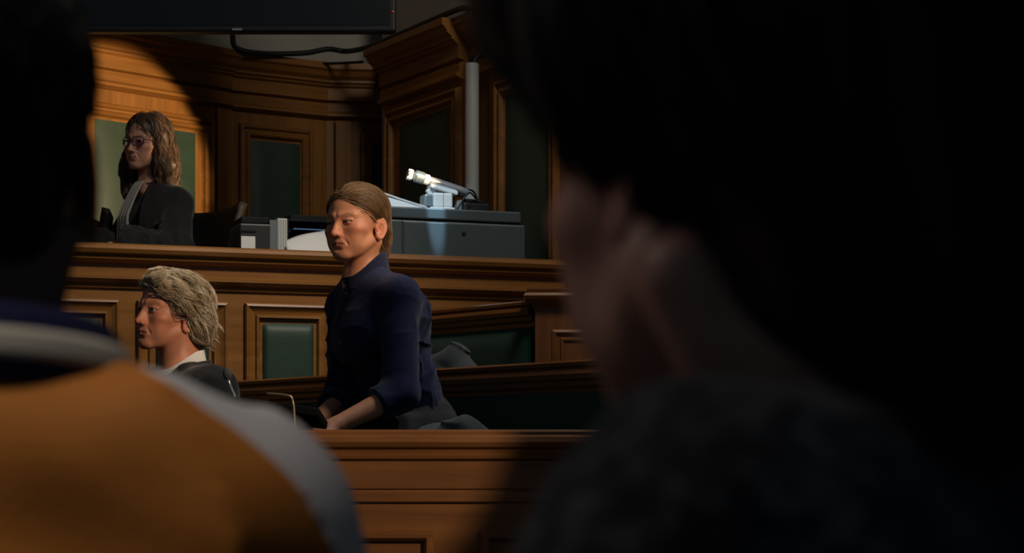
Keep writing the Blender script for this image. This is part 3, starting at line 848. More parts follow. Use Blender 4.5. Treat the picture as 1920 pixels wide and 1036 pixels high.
def hair_tint(C, V, M, hv, col):
    L_ = to_local(V, M); w = sstep(-hv(L_), -.0035, .001)[:, None] * (np.abs(L_).max(1) < .16)[:, None]
    return C * (1 - w) + np.float32(col) * w
BODY_W = (f, ax)
make_eyes(WO, Mh, EYE, dict(gx=-8))
def hairvol(P):
    X = P.copy(); X[:, 0] = np.abs(X[:, 0])
    d = ell(X, (0, .018, .043), (.0865, .104, .0805))
    d = smin(d, ell(X, (0, .064, -.030), (.070, .050, .080)), .03)
    d = smin(d, cap(X, (.052, .052, -.03), (.042, .074, -.088), .027, .014), .02)
    part = np.exp(-((P[:, 0] - .030) / .006) ** 2) * (P[:, 2] > .075) * sstep(-P[:, 1], -.03, .0)
    d = d + .0018 * part
    zl = .071 - 1.22 * (X[:, 1] + .078) - .018 * sstep(X[:, 0], .02, .055)
    c1 = (zl - X[:, 2]) / 1.6
    c2 = np.minimum(-(X[:, 2] + .004), .034 - X[:, 1] + 0 * X[:, 2])
    d = smax(d, c1, .006); d = smax(d, c2, .006)
    return d + .0016 * (vnoise(P * np.float32((110, 30, 60))) - .5)
HB = (.20, .125, .062)
mk('body', BODY_W[0], BODY_W[1], SKIN, WO, colf=lambda V: hair_tint(head_cols(to_local(V, Mh), SK, fa), V, Mh, hairvol, HB))
def rootw(V):
    X = np.abs(V[:, 0])
    return (V[:, 2] - (.071 - 1.22 * (V[:, 1] + .078) - .018 * sstep(X, .02, .055)) > .004) | (V[:, 1] > .04)
Vw = lambda p: np.stack([np.tanh((p[:, 0] - .03) / .012) * .75 * (p[:, 2] > .03) * sstep(-p[:, 1], -.05, .05), .8 + 0 * p[:, 0] - .9 * sstep(p[:, 1], .05, .08), -.50 - 1.2 * sstep(p[:, 1], -.02, .07)], 1)
HB = (.20, .125, .062)
mk_hair('hair', WO, Mh, hairvol, (axis(-.11, .11, .0022), axis(-.11, .14, .0022), axis(-.15, .15, .0022)), HB,
        [dict(V=Vw, roots=rootw, n=7600, L=(.06, .13), offs=(.0001, .0022), rad=.00062, hi=(.27, .185, .105), hifrac=.22, wave=.05, wfreq=20, vary=.16, clump=4, cw=.004, conv=.3),
         dict(V=lambda p: np.stack([(p[:, 0] - .03) * 6, 1 + 0 * p[:, 0], -.4 + 0 * p[:, 0]], 1), n=1600, L=(.05, .11), offs=(.0003, .0026), rad=.0007, vary=.2, clump=4, cw=.003, conv=.3, hi=(.25, .17, .10), hifrac=.2, roots=lambda V: (np.abs(V[:, 0] - .03) < .028) & (V[:, 2] > .06) & (V[:, 1] < .05) & rootw(V)),
         dict(V=lambda p: np.stack([p[:, 0] * 1.0, .15 + 0 * p[:, 0], -1 + 0 * p[:, 0]], 1), n=260, L=(.04, .075), offs=(.0005, .003), rad=.0008, flare=.006, drop=.6, roots=lambda V: (V[:, 2] < -.03) & (V[:, 1] > .05), hi=(.32, .23, .14), hifrac=.3)], 11, shell=.72)
def shirt0(P):
    d = torso(P, J, .158, .158, .70, .052)
    d = smin(d, ell(P, (.0, -.205, .385), (.125, .05, .085)), .06)
    d = smin(d, ell(P, (.02, -.070, .440), (.135, .095, .125)), .05)
    for s in ('L', 'R'):
        el = np.float32(J['el' + s]); wr = np.float32(J['wr' + s]); e2 = el + (wr - el) * .34
        a_ = smin(cap(P, J['sh' + s], el, .055, .056), cap(P, el, e2 + (wr - el) * .2, .056, .052), .02)
        a_ = smax(a_, cut(P, e2, wr - el), .006)
        d = smin(d, a_, .030)
    d = smin(d, cap(P, (0, .045, .10), (0, .05, .0), .10, .115) , .05)
    d = smax(d, -(P[:, 2] - (-.015 + .03 * sstep(-P[:, 1], -.02, .1))), .008)
    up = sstep(P[:, 2], .48, .56)
    fr_ = .30 + .70 * sstep(P[:, 1] - .5 * P[:, 0], -.24, -.14)
    d = d + fr_ * (folds(P, (.25, .3, 1), 13, .0042, 3.0, 1.5) * (1 - .6 * up) + folds(P, (1, -.2, .35), 19, .0075, 9.0, 5.0) * (1 - .7 * up) + folds(P, (.3, .5, 1), 24, .0065, 5.0, 5.0) * (1 - .5 * up))
    t, b = neckpts(J, Mh)
    d = smax(d, -cap(P, np.float32((0, -.178, .575)), t, .062, .062), .008)
    d = smax(d, -cap(P, np.float32((0, -.235, .56)), np.float32((0, -.26, .64)), .012, .05), .01)
    return d
SH = (.010, .016, .056)
mk('shirt', shirt0, (axis(-.32, .34, .0042), axis(-.40, .22, .0042), axis(-.05, .68, .0042)), CLOTH, WO, SH)
def coll(P):
    t, b = neckpts(J, Mh)
    def h(an):
        k = np.abs(an) / math.pi
        return -.06 + 0 * k, .000 + .062 * sstep(k, .08, .7)
    d = collar(P, (0.004, -.168, .580), (0, -.16, 1), .0715, -.04, .0036, h)
    return smax(d, -cap(P, (0, -.25, .575), (0, -.27, .68), .008, .03), .004)
mk('shirt_collar', coll, (axis(-.10, .10, .0025), axis(-.28, -.05, .0025), axis(.53, .69, .0025)), CLOTH, WO, (.012, .016, .045))
for k in range(6):
    z = .52 - .075 * k
    P = np.stack([np.full(80, .0), np.linspace(-.40, -.1, 80), np.full(80, z)], 1).astype(np.float32)
    y = P[np.argmax(shirt0(P) < 0), 1]
    m = MB(); m.lathe([(.0008, .0022), (.004, .0025), (.0052, .0015), (.0052, 0)], 14, Matrix.Translation((.0, y - .001, z)) @ Matrix.Rotation(R(90), 4, 'X'))
    m.build('button', m_plain('pearl_button', lin(120, 115, 105), .3) if k == 0 else bpy.data.materials['pearl_button'], WO, smooth=True)
TR = (.030, .030, .032)
def trous(P):
    d = legs(P, J, .092, .068, .06)
    return d + folds(P, (0, 1, .2), 20, .008, 4.0) + folds(P, (1, .3, .1), 26, .004, 8.0)
mk('trousers', trous, (axis(-.26, .26, .008), axis(-.54, .17, .008), axis(-.37, .30, .008)), CLOTH, WO, TR)
shoes(WO, J)

# ---------------------------------------------- the fair-haired man in black
head_w = at(327, 585, 5.92)
MA = empty('person', (head_w.x + .03, head_w.y + .03, .66), R(-58)); tag(MA, 'man with tousled greying fair hair in a black robe with white collar', 'person')
hz = head_w.z - .66
Jm = dict(pel=(0, .02, .11), chest=(0, -.02, .40), neck=(0, -.01, .592), shL=(.185, -.005, .515), shR=(-.185, -.005, .515),
          elL=(.25, -.10, .25), elR=(-.25, -.10, .25), wrL=(.14, -.33, .22), wrR=(-.14, -.33, .22),
          haL=((-.3, -.9, -.1), (.2, 0, 1), 16), haR=((.3, -.9, -.1), (-.2, 0, 1), 16),
          knL=(.11, -.45, .04), knR=(-.11, -.45, .04), anL=(.11, -.43, -.56), anR=(-.11, -.43, -.56))
Mm = frame_m((-.015, -.045, hz), yaw=14, pitch=4, roll=3)
fm = dict(slit=.0044, w=.98, jaw=1.0, chin=1.08, open=.0022, lip=(.36, .13, .10), brow=(.15, .09, .05), browk=.5, stub=.22)
SKM = (.56, .245, .14)
ax = (axis(-.34, .34, .011, [(-.11, .11, .0019)]), axis(-.5, .22, .011, [(-.17, .07, .0019), (-.48, -.34, .006)]), axis(-.62, hz + .14, .012, [(hz - .15, hz + .13, .0019), (.16, .26, .006)]))
AXM = ax
make_eyes(MA, Mm, EYE, dict(gx=-4, gz=4))
def hairman(P):
    X = P.copy(); X[:, 0] = np.abs(X[:, 0])
    d = ell(X, (0, .022, .045), (.086, .106, .076))
    d = smin(d, ell(X, (0, .075, -.02), (.078, .058, .080)), .03)
    d = smin(d, ell(X, (.070, .058, -.030), (.026, .040, .045)), .02)
    d = smin(d, ell(P, (.02, -.055, .080), (.06, .045, .034)), .03)
    d = smin(d, ell(X, (.074, -.012, .022), (.018, .028, .032)), .02)
    zl = .060 - 1.15 * (X[:, 1] + .078) - .010 * sstep(X[:, 0], .02, .06)
    c1 = (zl - X[:, 2]) / 1.5
    c2 = np.minimum(-(X[:, 2] + .022), .026 - X[:, 1])
    d = smax(d, c1, .008); d = smax(d, c2, .010)
    w = P + .02 * np.stack([vnoise(P * 22 + 5), vnoise(P * 22 + 9), vnoise(P * 22 + 14)], 1)
    return d + .010 * (vnoise(w * np.float32((55, 26, 40))) - .5) + .004 * (vnoise(P * np.float32((140, 50, 90))) - .5)
Vm = lambda p: np.stack([np.sign(p[:, 0] + .02) * (.35 * (p[:, 2] > .05) + .0 * p[:, 0]), 1.0 - 1.1 * sstep(p[:, 1], .05, .12), -.45 - 1.0 * sstep(p[:, 1], .0, .10) + .9 * (p[:, 1] < -.05)], 1)
mk('body', lambda P: skin_body(P, Jm, Mm, fm, .056), AXM, SKIN, MA, colf=lambda V: hair_tint(head_cols(to_local(V, Mm), SKM, fm), V, Mm, hairman, (.12, .09, .055)))
HM = (.36, .28, .175)
mk_hair('hair', MA, Mm, hairman, (axis(-.125, .125, .0026), axis(-.13, .16, .0026), axis(-.13, .17, .0026)), HM,
        [dict(V=Vm, n=4200, L=(.07, .17), offs=(.0004, .007), rad=.0008, wave=.5, wfreq=42, flare=.010, drop=.4, hi=(.68, .60, .45), hifrac=.40, vary=.38, clump=14, cw=.0055, conv=.75, seg=20),
         dict(V=lambda p: np.stack([np.sign(p[:, 0]) * .3, .9 + 0 * p[:, 0], -.55 + 0 * p[:, 0]], 1), n=480, L=(.06, .10), offs=(.002, .008), rad=.0008, wave=.6, wfreq=45, flare=.030, drop=.9, clump=16, cw=.005, conv=.85, roots=lambda V: (V[:, 1] > .06) & (V[:, 2] < .07), hi=(.70, .61, .45), hifrac=.5)], 5)
def robe_m(P):
    d = torso(P, Jm, .185, .180, .72, .070)
    for s in ('L', 'R'):
        d = smin(d, smax(arm(P, Jm, s, .078, .080, .085), cut(P, np.float32(Jm['wr' + s]) * .97, np.float32(Jm['wr' + s]) - np.float32(Jm['el' + s])), .006), .035)
    d = smin(d, smax(legs(P, Jm, .11, .09, .08), -(P[:, 2] + .45), .01), .06)
    d = d + folds(P, (.1, .1, 1), 18, .010, 2.0) + folds(P, (1, .2, .2), 25, .003, 12.0)
    t, b = neckpts(Jm, Mm)
    return smax(d, -cap(P, np.float32(Jm['neck']) - np.float32((0, .01, .02)), t, .070, .078), .008)
mk('robe', robe_m, (axis(-.38, .38, .0065), axis(-.56, .28, .0065), axis(-.48, .64, .0065)), CLOTH, MA, (.010, .0105, .012))
def coll_m(P):
    def h(an):
        k = np.abs(an) / math.pi
        return -.03 + 0 * k, .008 + .042 * sstep(k, .1, .7)
    return collar(P, (0, -.014, .585), (0, -.16, 1), .0715, -.02, .0030, h)
mk('shirt_collar', coll_m, (axis(-.10, .10, .0026), axis(-.12, .08, .0026), axis(.53, .67, .0026)), CLOTH, MA, (.72, .72, .70))
def lapel(P):
    def h(an):
        k = np.abs(an) / math.pi
        return -.05 + 0 * k, .000 + .026 * sstep(k, .1, .6)
    return collar(P, (0, -.012, .578), (0, -.16, 1), .082, .12, .006, h)
mk('robe_collar', lapel, (axis(-.14, .14, .0035), axis(-.15, .13, .0035), axis(.50, .66, .0035)), CLOTH, MA, (.022, .021, .021))
shoes(MA, Jm)
# ---------------------------------------------- the robed woman on the bench
hj = at(268, 268, 8.52)
JU = empty('person', (hj.x + .06, hj.y + .03, 1.55), R(-47)); tag(JU, 'woman with long wavy brown hair, glasses and a black robe with white band', 'person')
z0 = hj.z - 1.55
Jj = dict(pel=(0, .06, .11), chest=(0, -.01, .40), neck=(0, -.02, z0 - .150), shL=(.150, .0, z0 - .262), shR=(-.150, .0, z0 - .262),
          elL=(.225, -.08, .27), elR=(-.225, -.08, .27), wrL=(.09, -.25, .295), wrR=(-.09, -.25, .295),
          haL=((-.3, -.9, -.1), (.2, 0, 1), 16), haR=((.3, -.9, -.1), (-.2, 0, 1), 16),
          knL=(.11, -.40, .04), knR=(-.11, -.40, .04), anL=(.11, -.38, -.36), anR=(-.11, -.38, -.36))
Mj = frame_m((0, -.055, z0), yaw=16, pitch=-3, roll=3)
fj = dict(slit=.0046, w=.97, jaw=.95, chin=1.02, lip=(.36, .13, .12), brow=(.07, .045, .03), browk=.7)
ax = (axis(-.32, .32, .012, [(-.11, .11, .0022)]), axis(-.46, .22, .012, [(-.18, .06, .0022), (-.46, -.33, .007)]), axis(-.46, z0 + .14, .012, [(z0 - .15, z0 + .13, .0022), (.14, .24, .007)]))
mk('body', lambda P: skin_body(P, Jj, Mj, fj, .047), ax, SKIN, JU, colf=lambda V: head_cols(to_local(V, Mj), (.50, .27, .185), fj))
make_eyes(JU, Mj, EYE, dict(gx=-4))
def hairj(P):
    X = P.copy(); X[:, 0] = np.abs(X[:, 0])
    d = ell(X, (0, .018, .044), (.083, .104, .084))
    d = smin(d, cap(X, (.062, .01, .02), (.088, .01, -.10), .034, .042), .03)
    d = smin(d, cap(X, (.088, .01, -.10), (.092, -.005, -.205), .042, .028), .03)
    d = smin(d, cap(X, (.0, .075, -.01), (.0, .085, -.18), .062, .055), .04)
    d = smin(d, cap(X, (.05, .06, -.05), (.06, .06, -.19), .05, .045), .03)
    d = d + .004 * np.exp(-((P[:, 0]) / .006) ** 2) * (P[:, 2] > .06)
    face = ell(X, (0, -.085, -.05), (.0575 + .0, .075, .125))
    d = smax(d, -face, .012)
    d = smax(d, -cap(X, (0, -.02, -.10), (0, -.05, -.24), .060, .055), .012)
    w = P + .02 * np.stack([vnoise(P * 20 + 5), vnoise(P * 20 + 9), vnoise(P * 20 + 14)], 1)
    k = sstep(-P[:, 2], -.03, .08)
    return d + (.003 + .014 * k) * (vnoise(w * np.float32((50, 50, 24))) - .5)
Vj = lambda p: np.stack([np.sign(p[:, 0]) * (.8 * (p[:, 2] > .05) + .12), .25 - .3 * (p[:, 2] < 0), -1.0 + 0 * p[:, 0]], 1)
mk_hair('hair', JU, Mj, hairj, (axis(-.15, .15, .003), axis(-.13, .17, .003), axis(-.26, .16, .003)), (.070, .042, .026),
        [dict(V=Vj, n=4500, L=(.07, .18), offs=(.0004, .005), rad=.0009, wave=.7, wfreq=48, flare=.006, drop=.3, hi=(.16, .095, .06), hifrac=.3, vary=.4, clump=12, cw=.005, conv=.6, seg=20)], 21)
# glasses
gl = MB()
for s in (-1, 1):
    pts = []
    for k in range(25):
        w = 2 * math.pi * k / 24
        cx, cz = math.cos(w), math.sin(w)
        rx = .024 * (abs(cx) ** .8) * (1 if cx > 0 else -1); rz = .0185 * (abs(cz) ** .8) * (1 if cz > 0 else -1)
        x = s * .0325 + rx
        pts.append((x, -.104 + 5.5 * x * x, -.002 + rz))
    gl.tube(pts, .0019, 8, cap=False)
    gl.tube([(s * .056, -.088, .006), (s * .070, -.06, .004), (s * .077, -.01, .0), (s * .078, .03, -.012)], .0018, 8)
gl.tube([(-.010, -.1035, .003), (0, -.1055, .006), (.010, -.1035, .003)], .0018, 8)
g = gl.build('eyeglasses', m_plain('dark_frames', lin(18, 14, 22), .3), JU, smooth=True)
g.matrix_local = Matrix([list(r) for r in Mj])
ln_ = MB()
for s in (-1, 1):
    V = [(s * .0325, -.104 + 5.5 * .0325 ** 2, -.002)]
    for k in range(24):
        w = 2 * math.pi * k / 24; cx, cz = math.cos(w), math.sin(w)
        rx = .024 * (abs(cx) ** .8) * (1 if cx > 0 else -1); rz = .0185 * (abs(cz) ** .8) * (1 if cz > 0 else -1)
        x = s * .0325 + rx; V.append((x, -.104 + 5.5 * x * x, -.002 + rz))
    ln_.add(V, [(0, 1 + k, 1 + (k + 1) % 24) for k in range(24)])
lt = NT('coated_lens'); lt.p(Roughness=.0, Transmission_Weight=1.0, IOR=1.03); lt.b.inputs['Base Color'].default_value = (.86, .80, .97, 1)
ln_.build('lens', lt.m, g, smooth=True, solid=.0012)
def robe_j(P):
    d = torso(P, Jj, .180, .165, .74, .050)
    for s in ('L', 'R'):
        d = smin(d, smax(arm(P, Jj, s, .058, .080, .10), cut(P, np.float32(Jj['wr' + s]) * .97, np.float32(Jj['wr' + s]) - np.float32(Jj['el' + s])), .006), .04)
    d = smin(d, smax(legs(P, Jj, .11, .09, .08), -(P[:, 2] + .40), .01), .06)
    an = np.arctan2(P[:, 0], -P[:, 1] + .02)
    low = sstep(-P[:, 2], -.44, -.34)
    pl = np.abs(np.sin(an * 15 + 2.0 * vnoise(P * np.float32((6, 6, 2)))))
    d = d + .010 * low * (pl - .6) + folds(P, (.0, .05, 1), 30, .011, 2.0, 2.5) * (.35 + .65 * low)
    t, b = neckpts(Jj, Mj)
    d = smax(d, -cap(P, np.float32(Jj['neck']) - np.float32((0, .02, .05)), t, .056, .066), .008)
    return smax(d, -cap(P, np.float32(Jj['neck']) - np.float32((0, .075, .04)), np.float32((0, -.19, .28)), .040, .055), .008)
mk('robe', robe_j, (axis(-.38, .38, .006), axis(-.52, .30, .006), axis(-.42, z0 - .08, .006)), CLOTH, JU, (.012, .0135, .016))
def yoke(P):
    def h(an):
        k = np.abs(an) / math.pi
        return -.07 + 0 * k, -.004 + .028 * sstep(k, .15, .6)
    return smax(collar(P, (0, -.012, z0 - .160), (0, -.14, 1), .078, .35, .006, h), -(np.abs(np.arctan2(P[:, 0], -P[:, 1] - .0)) - .35) * .05, .004)
mk('robe_collar', yoke, (axis(-.14, .14, .004), axis(-.16, .13, .004), axis(z0 - .25, z0 - .08, .004)), CLOTH, JU, (.016, .017, .02))
def shirt_j(P):
    d = torso(P, Jj, .165, .150, .68, .04)
    d = smax(d, np.abs(P[:, 0]) - .07, .01)
    t, b = neckpts(Jj, Mj)
    d = smax(d, -cap(P, np.float32(Jj['neck']) - np.float32((0, .03, .03)), t, .05, .06), .008)
    return d + folds(P, (.1, .1, 1), 26, .004, 7.0)
mk('shirt', shirt_j, (axis(-.09, .09, .006), axis(-.2, .2, .006), axis(.05, z0 - .10, .006)), CLOTH, JU, (.05, .05, .052))
jab = MB()
def jf(u, v):
    x = (u - .5) * (.062 + .030 * v); z = (z0 - .165) - .34 * v
    y = -.090 - .085 * min(1, v * 2.2) ** .8 - .002 * math.cos(u * 22)
    return (x, y, z)
jab.grid(jf, 24, 16); jab.build('white_band', m_plain('band_linen', (.30, .30, .29, 1), .9, spec=.1, bump=.2), JU, smooth=True, solid=.004)
shoes(JU, Jj)

# ---------------------------------------------- the man in the orange jacket, seen from behind
hl = at(-98, 268, 1.227)
ML = empty('person', (hl.x, hl.y + .02, .45), R(180)); tag(ML, 'man seen from behind in an orange jacket with pale sleeves and striped collar', 'person')
zl = hl.z - .45
Jl = dict(pel=(0, .05, .11), chest=(0, .03, .38), neck=(0, .025, zl - .146), shL=(.156, .02, zl - .250), shR=(-.156, .02, zl - .250),
          elL=(.245, -.06, .24), elR=(-.245, -.06, .24), wrL=(.15, -.28, .16), wrR=(-.15, -.28, .16),
          haL=((-.2, -.9, -.2), (.2, 0, 1), 16), haR=((.2, -.9, -.2), (-.2, 0, 1), 16),
          knL=(.13, -.42, .04), knR=(-.13, -.42, .04), anL=(.13, -.42, -.36), anR=(-.13, -.42, -.36))
Ml = frame_m((0, -.02, zl), yaw=4, pitch=0, roll=0)
fl_ = dict(slit=.0045, w=1.02, brow=(.01, .008, .007))
ax = (axis(-.34, .34, .014, [(-.11, .11, .0028)]), axis(-.46, .25, .014, [(-.16, .12, .0028)]), axis(-.46, zl + .14, .014, [(zl - .16, zl + .13, .0028)]))
mk('body', lambda P: skin_body(P, Jl, Ml, fl_, .060), ax, SKIN, ML, colf=lambda V: head_cols(to_local(V, Ml), (.060, .030, .022), fl_))
make_eyes(ML, Ml, EYE, {})
def hairl(P):
    X = P.copy(); X[:, 0] = np.abs(X[:, 0])
    d = ell(X, (0, .016, .046), (.0815, .102, .087))
    d = smin(d, ell(X, (0, .045, -.03), (.066, .058, .075)), .03)
    zz = .066 - 1.2 * (X[:, 1] + .078)
    d = smax(d, (zz - X[:, 2]) / 1.6, .008)
    d = smax(d, np.minimum(-(X[:, 2] + .01), .036 - X[:, 1]), .008)
    d = smax(d, -(X[:, 2] + .088), .01)
    return d + .002 * (vnoise(P * 160) - .5)
mk_hair('hair', ML, Ml, hairl, (axis(-.1, .1, .0034), axis(-.11, .14, .0034), axis(-.12, .15, .0034)), (.004, .004, .005),
        [dict(V=lambda p: np.stack([p[:, 0], .3 + 0 * p[:, 0], -1 + 0 * p[:, 0]], 1), n=2500, L=(.008, .02), offs=(.0, .002), rad=.0006, wave=.5, wfreq=120, flare=.002, seg=5)], 31, mat=HAIR_DARK)
def jack(P):
    d = torso(P, Jl, .190, .188, .74, .070, ksh=.09)
    for s in ('L', 'R'):
        d = smin(d, smax(arm(P, Jl, s, .078, .074, .06), cut(P, np.float32(Jl['wr' + s]), np.float32(Jl['wr' + s]) - np.float32(Jl['el' + s])), .006), .05)
    d = smin(d, ell(P, (0, .055, zl - .198), (.14, .072, .050)), .05)
    d = smax(d, -(P[:, 2] - .02), .01)
    d = d + folds(P, (.35, 0, 1), 12, .014, 2.0, 2.0) + folds(P, (1, 0, .5), 14, .007, 9.0, 3.0)
    t, b = neckpts(Jl, Ml)
    return smax(d, -cap(P, np.float32(Jl['neck']) - np.float32((0, .0, .03)), t, .066, .074), .008)
ax = (axis(-.42, .42, .0048), axis(-.46, .30, .0055), axis(-.0, zl - .10, .0048))
V, Q = surf(jack, *ax)
cx_ = V[Q].mean(1)
def seam(x, z):        # raglan seam: positive on the sleeve
    zs = zl - np.interp(np.abs(x), [0, .105, .122, .144, .1615, .179, .195, .208, .22, .236, .25, .265, .5], [.0, .125, .137, .147, .160, .1714, .184, .1957, .209, .240, .30, .42, .9])
    return z - zs
sl_ = (seam(cx_[:, 0], cx_[:, 2]) > 0) & (np.abs(cx_[:, 0]) > .085)
arm_ = np.abs(cx_[:, 0]) > .275
CANVAS = m_plain('orange_canvas', (.34, .115, .015, 1), .75, spec=.2, bump=.3, bscale=260, vary=.16, vscale=7)
PALE = m_plain('pale_sleeve_cloth', (.43, .41, .41, 1), .8, spec=.2, bump=.3, bscale=300, vary=.1, vscale=9)
def sub(name, mask, mat):
    q = Q[mask]; u, inv = np.unique(q, return_inverse=True)
    return link(name, np_mesh(name, V[u], inv.reshape(q.shape).astype(np.int32)), mat, ML)
isl = sl_ | arm_
bd = np.intersect1d(np.unique(Q[isl]), np.unique(Q[~isl]))          # lay the seam down as a clean line
for _ in range(3):
    x_, z_ = V[bd, 0], V[bd, 2]; e_ = 1e-3; s_0 = seam(x_, z_)
    gx_ = (seam(x_ + e_, z_) - s_0) / e_; gz_ = (seam(x_, z_ + e_) - s_0) / e_; g2 = gx_ ** 2 + gz_ ** 2
    V[bd, 0] -= np.clip(s_0 * gx_ / g2, -.004, .004); V[bd, 2] -= np.clip(s_0 * gz_ / g2, -.004, .004)
sub('jacket', ~isl, CANVAS)
sub('sleeve', isl & (cx_[:, 0] > 0), PALE); sub('sleeve', isl & (cx_[:, 0] <= 0), PALE)
# ribbed collar with its stripe
def ring(u, v):
    a = 2 * math.pi * u
    t = v
    rx = .112 - .016 * t; ry = .100 - .012 * t
    z = (zl - .145) + .043 * t - .022 * (math.cos(a) * .5 + .5)        # lower at the throat
    bulge = .004 * math.sin(math.pi * t) + .0006 * math.sin(a * 90)
    return ((rx + bulge) * math.sin(a), .022 - (ry + bulge) * math.cos(a), z)
NAVY = m_plain('navy_rib', (.010, .011, .040, 1), .9, spec=.1); CREAM = m_plain('cream_rib', (.34, .315, .26, 1), .9, spec=.1)
rg = MB(); rg.grid(ring, 180, 12); rc = rg.build('ribbed_collar', NAVY, ML, smooth=True, solid=.007)
rs2 = MB(); rs2.grid(lambda u, v: tuple((Vector(ring(u, .30 + .40 * v)) - Vector((0, .022, 0))) * 1.0 + Vector((0, .022, 0)) + Vector((math.sin(2 * math.pi * u), -math.cos(2 * math.pi * u), 0)) * .0042), 180, 4)
rs2.build('collar_stripe', CREAM, rc, smooth=True, solid=.002)
mk('trousers', lambda P: legs(P, Jl, .10, .078, .07) + folds(P, (0, 1, .2), 20, .008, 4.0), (axis(-.28, .28, .011), axis(-.54, .22, .011), axis(-.37, .28, .011)), CLOTH, ML, (.02, .022, .03))
shoes(ML, Jl)

# ---------------------------------------------- the dark-haired person on the right, nearest the camera
hr = at(1398, 290, .90)
PR = empty('person', (hr.x + .065, hr.y - .02, .45), R(222)); tag(PR, 'dark-haired person seen from behind at right in a dark speckled coat', 'person')
zr = hr.z - .45
Jr = dict(pel=(0, .05, .11), chest=(0, .03, .36), neck=(.0, .02, zr - .150), shL=(.108, .0, zr - .198), shR=(-.165, .01, zr - .205),
          elL=(.105, -.05, .20), elR=(-.25, -.08, .20), wrL=(.0, -.20, .15), wrR=(-.12, -.28, .14),
          haL=((-.2, -.9, -.2), (.2, 0, 1), 16), haR=((.2, -.9, -.2), (-.2, 0, 1), 16),
          knL=(-.01, -.37, .04), knR=(-.20, -.37, .04), anL=(-.01, -.37, -.36), anR=(-.20, -.37, -.36))
# head above the shoulders, turned a little back towards the room
hq = (-.065 * math.cos(R(-222)) - .02 * math.sin(R(-222)), -.065 * math.sin(R(-222)) + .02 * math.cos(R(-222)))
Mr_ = frame_m((hq[0], hq[1], zr), yaw=-15, pitch=-4, roll=0)
fr = dict(slit=.0045, w=1.0, ear=.72, jaw=1.02, brow=(.02, .012, .01))
ax = (axis(-.32, .32, .014, [(-.11, .11, .0028)]), axis(-.46, .24, .014, [(-.16, .10, .0028)]), axis(-.46, zr + .14, .014, [(zr - .16, zr + .13, .0028)]))
mk('body', lambda P: skin_body(P, Jr, Mr_, fr, .050), ax, SKIN, PR, colf=lambda V: head_cols(to_local(V, Mr_), (.42, .22, .16), fr))
make_eyes(PR, Mr_, EYE, {})
def hairr(P):
    X = P.copy(); X[:, 0] = np.abs(X[:, 0])
    d = ell(X, (0, .020, .050), (.094, .118, .092))
    d = smin(d, cap(P, (-.055, .035, .02), (-.085, .055, -.085), .050, .050), .03)
    d = smin(d, cap(P, (.0, .085, .0), (-.02, .095, -.105), .065, .060), .04)
    d = smin(d, ell(X, (.03, -.075, .085), (.055, .045, .040)), .03)
    # swept off the face: cut by a slanting plane from brow to nape
    xb = np.interp(P[:, 2], [-.20, -.16, -.107, -.057, -.033, -.002, .02, .05, .07], [.12, .085, .033, -.026, -.056, -.077, -.086, -.11, -.2]).astype(np.float32)
    d = smax(d, (xb - (-.89 * P[:, 0] + .45 * P[:, 1])) * .62, .010)
    d = smax(d, -ell(X, (0, -.10, -.035), (.085, .080, .088)), .012)
    return d + .004 * (vnoise(P * np.float32((60, 60, 14))) - .5)
mk_hair('hair', PR, Mr_, hairr, (axis(-.14, .14, .004), axis(-.14, .18, .004), axis(-.18, .16, .004)), (.0045, .004, .0045),
        [dict(V=lambda p: np.stack([p[:, 0] * 2, .35 + 0 * p[:, 0], -1 + 0 * p[:, 0]], 1), n=3600, L=(.08, .16), offs=(.0003, .005), rad=.0008, wave=.25, wfreq=30, flare=.003, hi=(.12, .055, .03), hifrac=.16, vary=.5, clump=18, cw=.005, conv=.4, seg=14)], 41, mat=HAIR_DARK)
def coat(P):
    d = torso(P, Jr, .195, .190, .76, .075, ksh=.09)
    for s in ('L', 'R'):
        d = smin(d, smax(arm(P, Jr, s, .082, .078, .065), cut(P, np.float32(Jr['wr' + s]), np.float32(Jr['wr' + s]) - np.float32(Jr['el' + s])), .006), .05)
    d = smax(d, -(P[:, 2] + .08), .01)
    d = d + folds(P, (.35, 0, 1), 11, .008, 4.0) + .004 * (vnoise(P * 70) - .5)
    t, b = neckpts(Jr, Mr_)
    return smax(d, -cap(P, np.float32(Jr['neck']) - np.float32((0, .0, .02)), t, .060, .072), .008)
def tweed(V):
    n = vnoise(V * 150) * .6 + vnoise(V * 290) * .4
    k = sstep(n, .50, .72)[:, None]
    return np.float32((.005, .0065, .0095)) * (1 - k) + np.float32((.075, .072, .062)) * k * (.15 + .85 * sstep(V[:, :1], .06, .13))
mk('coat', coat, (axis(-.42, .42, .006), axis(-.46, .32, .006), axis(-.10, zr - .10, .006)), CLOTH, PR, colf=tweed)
def scarf(P):
    def h(an):
        return -.03 + 0 * an, .032 + .006 * np.sin(an * 2 + .6)
    d = collar(P, (0, .022, zr - .180), (0, -.12, 1), .096, -.25, .016, h)
    return d + folds(P, (1, .2, .3), 20, .010, 2.0)
mk('scarf', scarf, (axis(-.15, .15, .005), axis(-.13, .17, .005), axis(zr - .24, zr - .11, .005)), CLOTH, PR, (.010, .0115, .020))
mk('trousers', lambda P: legs(P, Jr, .10, .078, .07), (axis(-.28, .28, .012), axis(-.54, .22, .012), axis(-.37, .28, .012)), CLOTH, PR, (.02, .022, .03))
shoes(PR, Jr)
